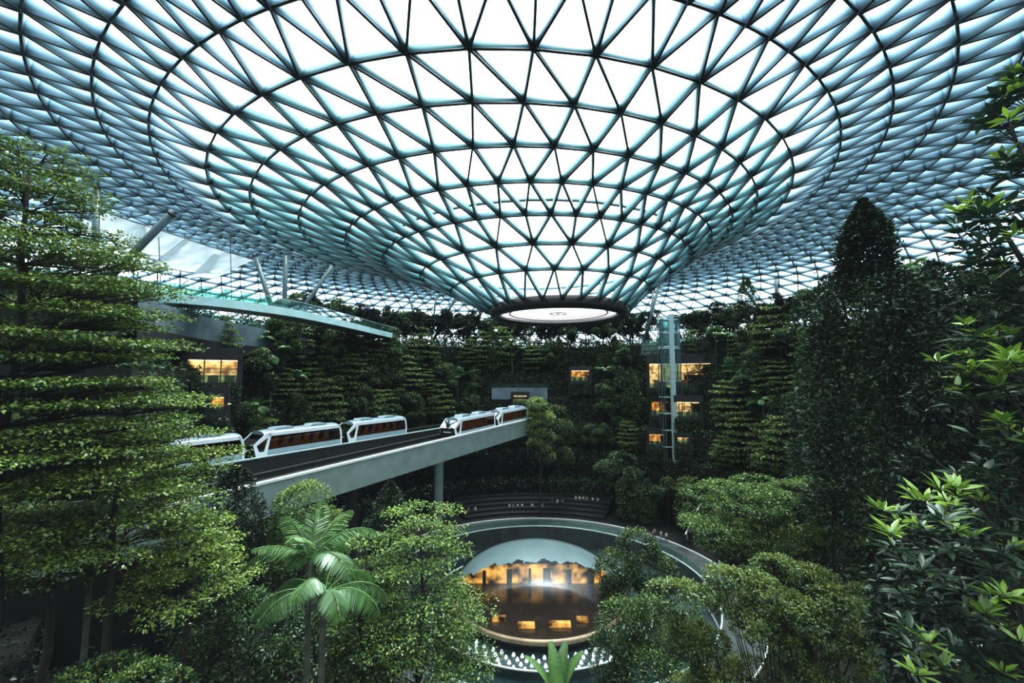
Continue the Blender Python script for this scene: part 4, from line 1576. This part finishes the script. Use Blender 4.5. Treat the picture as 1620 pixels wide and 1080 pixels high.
def proto(kind, variant):
    key = (kind, variant)
    if key in PROTO:
        return PROTO[key]
    t = thing({'tiered': 'tiered_tree', 'round': 'round_tree', 'cone': 'conical_tree', 'palm': 'feather_palm', 'fan': 'fan_palm', 'top': 'canopy_tree'}[kind], '', 'palm' if kind in ('palm', 'fan') else 'tree')
    v = variant
    if kind == 'tiered':
        fo, br = tiered(2.0, 9.0 + v, 3.1 + .3 * v, 7 + v, 5200, .36, None, .13, .0, .22)
        leaf_obj(fo, M['leaf_bg'], t)
        branches(br, t)
        trunk(t, 8.6 + v, .16, .04)
    elif kind == 'round':
        bl = [(rng.normal(0, 1.1), rng.normal(0, 1.1), 5.2 + rng.normal(0, 1.2), rng.uniform(1.1, 1.7), rng.uniform(.9, 1.4)) for _ in range(7)] + [(0, 0, 7.2, 1.6, 1.4)]
        leaf_obj(blobs(bl, 5200, .36, .0), M['leaf_bg'], t)
        boughs((0, 0, 3.2), [b_[:3] for b_ in bl], .07, .02, t)
        trunk(t, 5.5, .17, .06)
    elif kind == 'cone':
        leaf_obj(column(1.0, 10.5 + v, lambda f: 2.1 * min(1, ((1 - f) * 2.4) ** .75) + .15, 4800, .38, .3, .05, .45, 40), M['leaf_bg'], t)
        trunk(t, 10, .16, .03)
    elif kind == 'palm':
        h = 6.5 + v
        trunk(t, h, .13, .1, 'palebark', (.3, 0), .04)
        for k in range(13):
            o = link('frond', FR_MID, t)
            o.location = (.3, 0, h)
            o.rotation_euler = (0, -math.radians(rng.uniform(8, 70)), 2.4 * k)
    elif kind == 'fan':
        h = 6.0 + v
        trunk(t, h, .12, .1, 'palebark', (0, 0), .03)
        for k in range(24):
            o = link('fan_leaf', FAN, t)
            o.location = (0, 0, h)
            o.rotation_euler = (0, -math.radians(rng.uniform(-35, 75)), 2.4 * k)
    elif kind == 'top':
        bl = [(rng.normal(0, 1.1), rng.normal(0, 1.1), 6.3 + rng.normal(0, 1.3), rng.uniform(1.2, 1.8), rng.uniform(.8, 1.2)) for _ in range(8)]
        leaf_obj(blobs(bl, 5200, .34, .0), M['leaf_top'], t)
        boughs((0, 0, 4.2), [b_[:3] for b_ in bl], .07, .02, t)
        trunk(t, 6.6, .15, .06)
    PROTO[key] = t
    PROTO[(key, 'n')] = 0
    return t


PHR = {'tiered': 'dark tiered tree', 'round': 'bushy round-crowned tree', 'cone': 'dense conical tree', 'palm': 'slim feather palm', 'fan': 'fan palm', 'top': 'thin-trunked canopy tree'}
SECT = [(-900, 235, 'beyond the tallest tiered tree'), (235, 330, 'beside the cafe'), (330, 420, 'behind the coupled train cars'), (420, 500, 'beyond the middle train car'), (500, 575, 'by the footbridge end'),
        (575, 640, 'above the end train car'), (640, 705, 'above the gap between trains'), (705, 775, 'above the pale viaduct'), (775, 840, 'below the oculus, train side'), (840, 905, 'below the oculus middle'),
        (905, 965, 'by the amber window'), (965, 1020, 'between oculus and lift'), (1020, 1075, 'around the glass lift'), (1075, 1130, 'below the wide shop corner'),
        (1130, 1190, 'past the wide shop'), (1190, 1250, 'under the dark roof post'), (1250, 1340, 'beyond the tower-topped tree'), (1340, 9000, 'behind the dark dense trees')]
TERW = {39: 'lowest', 41: 'second', 43: 'third', 45: 'fourth', 47: 'top', 30: 'valley floor'}
ORD = ['nearest the train', 'next along', 'third along', 'fourth along', 'fifth along', 'sixth along', 'seventh along', 'eighth along', 'ninth along']
KEEP = [(1018, 1128, 540, 640), (1026, 1110, 620, 660), (1024, 1092, 684, 706), (1040, 1094, 495, 690), (298, 372, 562, 607), (333, 352, 620, 686), (902, 934, 582, 603), (810, 836, 622, 640)]
planted = []
tree_pts = []


def near_track(x, y, m):
    for ex in (-22.0, -34.3):
        d = np.array([x - ex, y - 40.0])
        off = d @ NRM
        if -4.3 - m < off < m:
            return True
    return False


def try_tree(x, y, g, kind, scale, terr, force=False):
    hgt = {'tiered': 9.5, 'round': 8, 'cone': 11, 'palm': 8, 'fan': 7, 'top': 8.4}[kind] * scale
    rad = {'tiered': 3.2, 'round': 2.6, 'cone': 2.0, 'palm': 2.6, 'fan': 2.0, 'top': 2.3}[kind] * scale
    c = proj((x, y, g))
    tp = proj((x, y, g + hgt))
    if c[2] < 5 or c[0] < -140 or c[0] > 1480:
        return
    if near_track(x, y, rad + .3) and g < 26:
        return
    for x0, y0 in tree_pts:
        if math.hypot(x - x0, y - y0) < 1.5:
            return
    rp = rad * FPX / c[2] * .8
    if not force:
        for k0, k1, j0, j1 in KEEP:
            if c[0] + rp > k0 and c[0] - rp < k1 and tp[1] < j1 - 4 and c[1] > j0 and math.hypot(x - CEN[0], y - CEN[1]) < 46.5:
                return
    pr = proto(kind, len(planted) % 2)
    key = (kind, len(planted) % 2)
    if PROTO[(key, 'n')] == 0:
        o = pr
    else:
        o = copy_tree(pr)
    PROTO[(key, 'n')] += 1
    o.location = (x, y, g - .05)
    o.rotation_euler = (0, 0, random.uniform(0, 6.28))
    o.scale = (scale, scale, scale * random.uniform(.92, 1.08))
    tree_pts.append((x, y))
    planted.append((o, kind, terr, c[0]))


rt = random.Random(5)
for (r0, r1, z) in TER_FAR[1:5]:
    r = r0 + (r1 - r0) * .5
    step = 2.5 / r
    a = FAR[0] + .1
    while a < FAR[1] - .05:
        rr = r + rt.uniform(-.8, .9)
        x, y = CEN[0] + rr * math.cos(a), CEN[1] + rr * math.sin(a)
        deg = math.degrees(a)
        px_ = proj((x, y, z))[0]
        a += step * rt.uniform(.75, 1.3)
        if z <= 11 and 88 < deg < 160:
            continue
        if z <= 11 and 60 < deg < 88 and rt.random() < .4:
            continue
        kind = rt.choices(['tiered', 'round', 'cone', 'palm', 'fan'], [5, 4, 2.2, 1.2, .7])[0]
        sc = rt.uniform(.72, 1.25)
        try_tree(x, y, z, kind, sc, r0)
# the top terrace: a line of thin-trunked trees against the roof
for r in (48.6, 52.0, 56.0):
    a = FAR[0] + .1
    while a < FAR[1] - .05:
        rr = r + rt.uniform(-1, 1)
        x, y = CEN[0] + rr * math.cos(a), CEN[1] + rr * math.sin(a)
        a += 3.6 / r * rt.uniform(.8, 1.35)
        px_ = proj((x, y, 36))[0]
        if px_ < 440 and rt.random() < .85:
            continue
        if 1030 < px_ < 1085:
            continue
        kind = rt.choices(['top', 'round', 'palm'], [6, 1.5, .6])[0]
        sc = rt.uniform(.78, 1.08) * (.92 if px_ < 520 else 1)
        try_tree(x, y, 36, kind, sc, 47)
# valley floor beyond the walkway on the lift side
a = math.radians(-8)
while a < math.radians(60):
    rr = rt.uniform(29.5, 35)
    x, y = CEN[0] + rr * math.cos(a), CEN[1] + rr * math.sin(a)
    a += 3.4 / rr * rt.uniform(.7, 1.2)
    try_tree(x, y, 0, rt.choice(['tiered', 'round', 'cone', 'tiered']), rt.uniform(.7, 1.1), 30)
# a few placed by eye
for px_, py_, R, kind, sc in ((1203, 660, 40, 'fan', 1.35), (1150, 600, 43.5, 'cone', 1.1), (1185, 548, 47.8, 'cone', 1.0), (848, 690, 39.8, 'fan', .9), (634, 560, 46, 'palm', 1.0),
                              (845, 668, 39.6, 'round', .9), (872, 680, 39.5, 'tiered', 1.0), (312, 680, 40, 'fan', 1.0), (290, 690, 40.2, 'palm', 1.1)):
    p = at_ring(px_, py_, R)
    try_tree(p[0], p[1], ground(p[0], p[1]), kind, sc, {39: 39, 40: 39, 43: 43, 46: 45, 47: 47}[int(R)], True)

# drop the trees that stand wholly hidden behind others
HIDDEN = {2, 5, 7, 24, 29, 34, 63, 183, 184, 186, 222, 224, 226, 228, 229, 231, 241, 246, 250, 253, 254, 256, 258}


def wipe(o):
    for ch in list(o.children):
        wipe(ch)
    bpy.data.objects.remove(o)


# keep the white sails and the posts before them free
HIDDEN |= {i for i, p_ in enumerate(planted) if (p_[2] == 47 and p_[3] < 335) or (p_[3] < 310 and proj(np.array(p_[0].location) + np.array([0, 0, 10.0 * p_[0].scale[2]]))[1] < 525)}
for i in HIDDEN:
    o = planted[i][0]
    for k in [k for k, v in PROTO.items() if v is o]:
        del PROTO[k]
    wipe(o)
planted = [p_ for i, p_ in enumerate(planted) if i not in HIDDEN]
groups = {}
for o, kind, terr, px_ in planted:
    sec = next(s[2] for s in SECT if s[0] <= px_ < s[1])
    groups.setdefault((kind, terr, sec), []).append((px_, o))
for (kind, terr, sec), lst in groups.items():
    lst.sort(key=lambda q: q[0])
    where = 'on the valley floor' if terr == 30 else TERW[terr] + ' terrace'
    for i, (px_, o) in enumerate(lst):
        o['label'] = PHR[kind] + ', ' + where + ', ' + sec + ('' if len(lst) == 1 else ', ' + ORD[min(i, 8)])
        o['group'] = 'trees on the planted terraces'
for k, o in list(PROTO.items()):
    if isinstance(k, tuple) and not isinstance(k[0], tuple) and PROTO.get((k, 'n')) == 0:
        for ch in list(o.children):
            bpy.data.objects.remove(ch)
        bpy.data.objects.remove(o)

# undergrowth that covers ledges and walls of the terraces: nobody could count it
def undergrowth(r0, r1, z, zlow, a0, a1, n, size, dark_lo=None):
    m = n // 2
    a = rng.uniform(a0, a1, n)
    # hanging over the face of the ledge
    f = rng.uniform(0, 1, m) ** .8
    tall = 8.5 if z >= 36 else 1.0
    lump = .35 + .35 * np.sin(a[:m] * 47) * np.sin(a[:m] * 19 + 1)
    rr = np.concatenate([r0 - lump * rng.uniform(0, 1, m) - .1, rng.uniform(r0, r1, n - m)])
    shade = 0
    top = z + .25 + (.45 + .45 * np.sin(a[m:] * 61 + rr[m:] * 2)) * rng.uniform(0, 1, n - m) * (1 + (tall - 1) * np.clip((rr[m:] - r0 - 2) / 5, 0, 1))
    zz = np.concatenate([z + .3 - f * (z - zlow), top])
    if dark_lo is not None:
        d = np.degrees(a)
        shade = ((d > dark_lo[0]) & (d < dark_lo[1])) * .30  # puts shade into the leaf tint of this sector
    P = np.stack([CEN[0] + rr * np.cos(a), CEN[1] + rr * np.sin(a), zz], 1)
    A = np.stack([-np.cos(a), -np.sin(a), rng.normal(-.1, .5, n)], 1) + rng.normal(0, .7, (n, 3))
    Nn = rand_up(n, .6) - .4 * np.stack([np.cos(a), np.sin(a), np.zeros(n)], 1)
    sz = size * rng.uniform(.6, 1.3, n)
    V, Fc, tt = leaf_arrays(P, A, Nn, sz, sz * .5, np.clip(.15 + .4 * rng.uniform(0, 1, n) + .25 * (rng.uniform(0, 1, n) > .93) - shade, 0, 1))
    o = link('undergrowth', mesh_np('undergrowth', V, Fc, M['leaf_bg'], None, False, tt))
    tag(o, 'dense dark undergrowth and creepers on the ' + ({37: 'lowest', 39: 'low', 41: 'middle', 43: 'fourth', 45: 'fifth', 47: 'top'}.get(r0) if in_far(CEN[0] + r0 * math.cos((a0 + a1) / 2), CEN[1] + r0 * math.sin((a0 + a1) / 2)) else {37: 'bottom', 43: 'second', 49: 'third', 55: 'upper'}.get(r0) + ' viewpoint-side') + ' ledge', 'undergrowth', None, 'stuff')


for t, w, pl in SHOPS:
    n = int(260 * w)
    P = np.stack([rng.uniform(-w / 2 - .6, w / 2 + .6, n), rng.uniform(-.75, -.3, n), -.45 - pl * rng.uniform(0, 1, n) ** 1.2 + .5 * (rng.uniform(0, 1, n) > .8)], 1)
    A = rng.normal(0, .7, (n, 3)) + np.array([0, -.8, -.2])
    sz = .38 * rng.uniform(.6, 1.3, n)
    leaf_obj(leaf_arrays(P, A, rand_up(n, .6), sz, sz * .5, np.clip(.12 + .45 * rng.uniform(0, 1, n), 0, 1)), M['leaf_bg'], t, 'planter_foliage')
zl = 0
for r0, r1, z in TER_NEAR[:3]:
    undergrowth(r0, min(r1, 56), z, zl, math.radians(215), math.radians(325), 11000, .30, (0, 400))
    zl = z
zl = 0
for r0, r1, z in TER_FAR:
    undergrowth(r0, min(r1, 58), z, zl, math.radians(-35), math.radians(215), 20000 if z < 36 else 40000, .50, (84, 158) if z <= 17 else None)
    zl = z

n = 30000
a = rng.uniform(math.radians(-35), math.radians(215), n)
rr = 56.5 + rng.uniform(0, 2.5, n)
zz = 36 + 5.2 * rng.uniform(0, 1, n) * (.6 + .4 * np.sin(a * 53) * np.sin(a * 23 + 2))
P = np.stack([CEN[0] + rr * np.cos(a), CEN[1] + rr * np.sin(a), zz], 1)
sz = .62 * rng.uniform(.6, 1.3, n)
V, Fc, tt = leaf_arrays(P, rng.normal(0, .8, (n, 3)) - np.stack([np.cos(a), np.sin(a), np.zeros(n)], 1) * .6, rand_up(n, .7), sz, sz * .5, np.clip(.1 + .35 * rng.uniform(0, 1, n), 0, 1))
o = tag(link('hedge', mesh_np('hedge', V, Fc, M['leaf_top'], None, False, tt)), 'uneven dark hedge along the back of the top terrace, behind the canopy trees', 'hedge', None, 'stuff')

# ---------------------------------------------------------------- people
def skin_obj(pts, edges, root=0, sub=1):
    me = bpy.data.meshes.new('tmp')
    me.from_pydata([p[:3] for p in pts], edges, [])
    o = bpy.data.objects.new('tmp', me)
    COL.objects.link(o)
    o.modifiers.new('s', 'SKIN')
    sv = me.skin_vertices[0].data
    for i, p in enumerate(pts):
        sv[i].radius = (p[3], p[4] if len(p) > 4 else p[3])
        sv[i].use_root = (i == root)
    s2 = o.modifiers.new('u', 'SUBSURF')
    s2.levels = s2.render_levels = sub
    dg = bpy.context.evaluated_depsgraph_get()
    ev = o.evaluated_get(dg)
    out = bpy.data.meshes.new_from_object(ev)
    bpy.data.objects.remove(o)
    for p in out.polygons:
        p.use_smooth = True
    return out


def figure(seated):
    if seated:
        # seat at z=0 is the step top; facing -y
        pel, sp, ch, nk = (0, 0, .12), (0, .02, .34), (0, .0, .52), (0, -.03, .66)
        hd, tp = (0, -.05, .74), (0, -.05, .88)
        leg = lambda s: [(s * .09, -.02, .10), (s * .12, -.42, .13), (s * .12, -.46, -.28), (s * .12, -.58, -.36)]
        arm = lambda s: [(s * .18, 0, .58), (s * .24, -.06, .32), (s * .15, -.28, .22), (s * .12, -.35, .20)]
    else:
        pel, sp, ch, nk = (0, 0, .92), (0, 0, 1.15), (0, 0, 1.34), (0, 0, 1.48)
        hd, tp = (0, -.01, 1.55), (0, -.01, 1.68)
        leg = lambda s: [(s * .09, 0, .87), (s * .10, -.10 * s, .48), (s * .10, -.10 * s + .06, .08), (s * .10, -.10 * s - .10, .035)]
        arm = lambda s: [(s * .18, 0, 1.40), (s * .23, .03 * s, 1.13), (s * .22, -.08 + .05 * s, .90), (s * .22, -.10 + .05 * s, .83)]
    pts = [(*pel, .13, .10), (*sp, .12, .09), (*ch, .14, .10), (*nk, .055), (*hd, .075, .085), (*tp, .07, .08)]
    ed = [(0, 1), (1, 2), (2, 3), (3, 4), (4, 5)]
    face = len(pts)
    pts.append((hd[0], hd[1] - .085, (hd[2] + tp[2]) / 2 - .03, .018))
    ed.append((4, face))
    for s in (-1, 1):
        k = len(pts)
        for p, r in zip(leg(s), (.085, .055, .04, .035)):
            pts.append((*p, r))
        ed += [(0, k), (k, k + 1), (k + 1, k + 2), (k + 2, k + 3)]
        k = len(pts)
        A = arm(s)
        for p, r in zip(A, (.055, .042, .028, .032)):
            pts.append((*p, r))
        ed += [(2, k), (k, k + 1), (k + 1, k + 2), (k + 2, k + 3)]
        d = Vector(A[3]) - Vector(A[2])
        d.normalize()
        sd = d.cross(Vector((1, 0, 0)))
        for q, (o_, l) in enumerate(((-.027, .065), (-.009, .078), (.009, .074), (.027, .058))):
            b0 = Vector(A[3]) + sd * o_ + d * .02
            m = len(pts)
            c1 = b0 + d * l * .6
            c2 = b0 + d * l + Vector((-s * .018, -.008, 0))
            pts.append((*c1, .009))
            pts.append((*c2, .008))
            ed += [(k + 3, m), (m, m + 1)]
        m = len(pts)
        c1 = Vector(A[3]) + sd * .045 - d * .005
        pts.append((*c1, .010))
        pts.append((*(c1 + d * .035), .009))
        ed += [(k + 3, m), (m, m + 1)]
    body = skin_obj(pts, ed)
    sh = [(pel[0], pel[1], pel[2] + .03, .145, .115), (*sp, .135, .105), (*ch, .155, .115), (nk[0], nk[1], nk[2] - .07, .085, .075)]
    se = [(0, 1), (1, 2), (2, 3)]
    for s in (-1, 1):
        k = len(sh)
        A = arm(s)
        mid = [A[0][i] * .35 + A[1][i] * .65 for i in range(3)]
        sh += [(*A[0], .075), (*mid, .062)]
        se += [(2, k), (k, k + 1)]
    shirt = skin_obj(sh, se)
    tr = [(*pel, .145, .115)]
    te = []
    for s in (-1, 1):
        k = len(tr)
        for p, r in zip(leg(s)[:3], (.10, .075, .06)):
            tr.append((*p, r))
        te += [(0, k), (k, k + 1), (k + 1, k + 2)]
    trou = skin_obj(tr, te)
    hair = skin_obj([(hd[0], hd[1] + .035, hd[2] + .05, .07, .06), (tp[0], tp[1] + .012, tp[2] + .0, .082, .085), (tp[0], tp[1] - .0, tp[2] + .03, .05)], [(0, 1), (1, 2)])
    shoe = skin_obj([(*leg(1)[2], .045), (*leg(1)[3], .05)], [(0, 1)])
    shoe2 = skin_obj([(*leg(-1)[2], .045), (*leg(-1)[3], .05)], [(0, 1)])
    for me, m in ((body, 'skin'), (shirt, 'cloth'), (trou, 'cloth'), (hair, 'hairm'), (shoe, 'cloth'), (shoe2, 'cloth')):
        me.materials.clear()
        me.materials.append(M[m])
    return body, shirt, trou, hair, shoe, shoe2


FIG = {True: figure(True), False: figure(False)}


def person(label, loc, rz, seated, shirt, trousers, group=None):
    t = thing('person', label, 'person', loc, rz, group)
    body, sh, tr, ha, s1, s2 = FIG[seated]
    link('body', body, t)
    o = link('shirt', sh, t)
    o.color = (*shirt, 1)
    o = link('trousers', tr, t)
    o.color = (*trousers, 1)
    link('hair', ha, t)
    for s in (s1, s2):
        o = link('shoe', s, t)
        o.color = (.08, .08, .09, 1)
    return t


WHITE, BLACK, GREY, BLUE, RED = (.8, .8, .78), (.03, .03, .035), (.3, .32, .34), (.08, .14, .28), (.35, .06, .05)
AUD = [(733, 1, BLUE), (741, 1, GREY), (752, 1, WHITE), (806, 1, WHITE), (812, 1, GREY), (819, 1, WHITE), (826, 1, WHITE), (842, 1, WHITE), (858, 1, GREY), (874, 2, BLACK), (882, 2, WHITE), (890, 2, GREY),
       (911, 3, WHITE), (917, 3, WHITE), (923, 3, WHITE), (929, 3, GREY), (938, 3, WHITE), (946, 3, WHITE)]
CN = {WHITE: 'white', BLACK: 'black', GREY: 'grey', BLUE: 'blue', RED: 'red'}
cnt = {}
for px_, k, c in AUD:
    R = 29.5 + 1.5 * k + .55
    p = at_ring(px_, 800, R)
    a = math.atan2(p[1] - CEN[1], p[0] - CEN[0])
    rowname = {1: 'second step', 2: 'third step', 3: 'fourth step'}[k]
    key = (k, c)
    cnt[key] = cnt.get(key, 0) + 1
    lab = 'person in a ' + CN[c] + ' top seated on the ' + rowname + ' behind the walkway'
    lab += ['', ', next along', ', third along', ', fourth along', ', fifth along'][cnt[key] - 1]
    person(lab, (p[0], p[1], .5 + .55 * k - .02), a - PI / 2 + random.uniform(-.3, .3), True, c, random.choice([BLACK, GREY, BLUE]), 'audience on the steps')
for px_, py_, lab, c, tr in ((1046, 856, 'person in a white top walking on the ring walkway, paler trousers', WHITE, GREY),
                             (1057, 858, 'person in a white top walking on the ring walkway, dark trousers', WHITE, BLACK),
                             (1039, 851, 'person in grey walking ahead on the ring walkway', GREY, BLACK)):
    p = ray(px_, py_)
    p = CAM + p * (28 / -p[2])
    d = p[:2] - CEN
    d = d / np.linalg.norm(d) * min(np.linalg.norm(d), 26.2)
    person(lab, (CEN[0] + d[0], CEN[1] + d[1], .12), random.uniform(-1, 1), False, c, tr)

# ---------------------------------------------------------------- light, sky, camera
w = bpy.data.worlds.new('World')
SC.world = w
w.use_nodes = True
nt = w.node_tree
bg = nt.nodes['Background']
tc = nt.nodes.new('ShaderNodeTexCoord')
sp = nt.nodes.new('ShaderNodeSeparateXYZ')
nt.links.new(tc.outputs['Generated'], sp.inputs[0])
cr = nt.nodes.new('ShaderNodeValToRGB')
cr.color_ramp.elements[0].position = 0
cr.color_ramp.elements[0].color = (.80, .90, .96, 1)
cr.color_ramp.elements[1].position = .5
cr.color_ramp.elements[1].color = (1, 1, 1, 1)
nt.links.new(sp.outputs['Z'], cr.inputs['Fac'])
nt.links.new(cr.outputs['Color'], bg.inputs['Color'])
bg.inputs['Strength'].default_value = 3.2

sun = bpy.data.lights.new('overcast_sun', 'SUN')
sun.energy = 5.0
sun.angle = math.radians(25)
sun.color = (1, .98, .93)
so = bpy.data.objects.new('overcast_sun', sun)
so.rotation_euler = (math.radians(-16), math.radians(10), 0)
COL.objects.link(so)

cam = bpy.data.cameras.new('camera')
cam.sensor_width = 36
cam.lens = FPX / 1620 * 36
cam.clip_start = .1
cam.clip_end = 600
co = bpy.data.objects.new('camera', cam)
co.location = tuple(CAM)
co.rotation_euler = (PI / 2 + TH, 0, 0)
COL.objects.link(co)
SC.camera = co

SC.view_settings.view_transform = 'Standard'
SC.view_settings.look = 'Medium High Contrast'
SC.view_settings.exposure = .12
SC.view_settings.use_curve_mapping = True
cm = SC.view_settings.curve_mapping
cm.black_level = (-.007, -.008, -.009)
cm.update()
SC.cycles.use_denoising = True
SC.cycles.max_bounces = 6
SC.cycles.diffuse_bounces = 3
SC.cycles.glossy_bounces = 3
SC.cycles.transmission_bounces = 4
SC.cycles.transparent_max_bounces = 10
SC.cycles.sample_clamp_indirect = 4
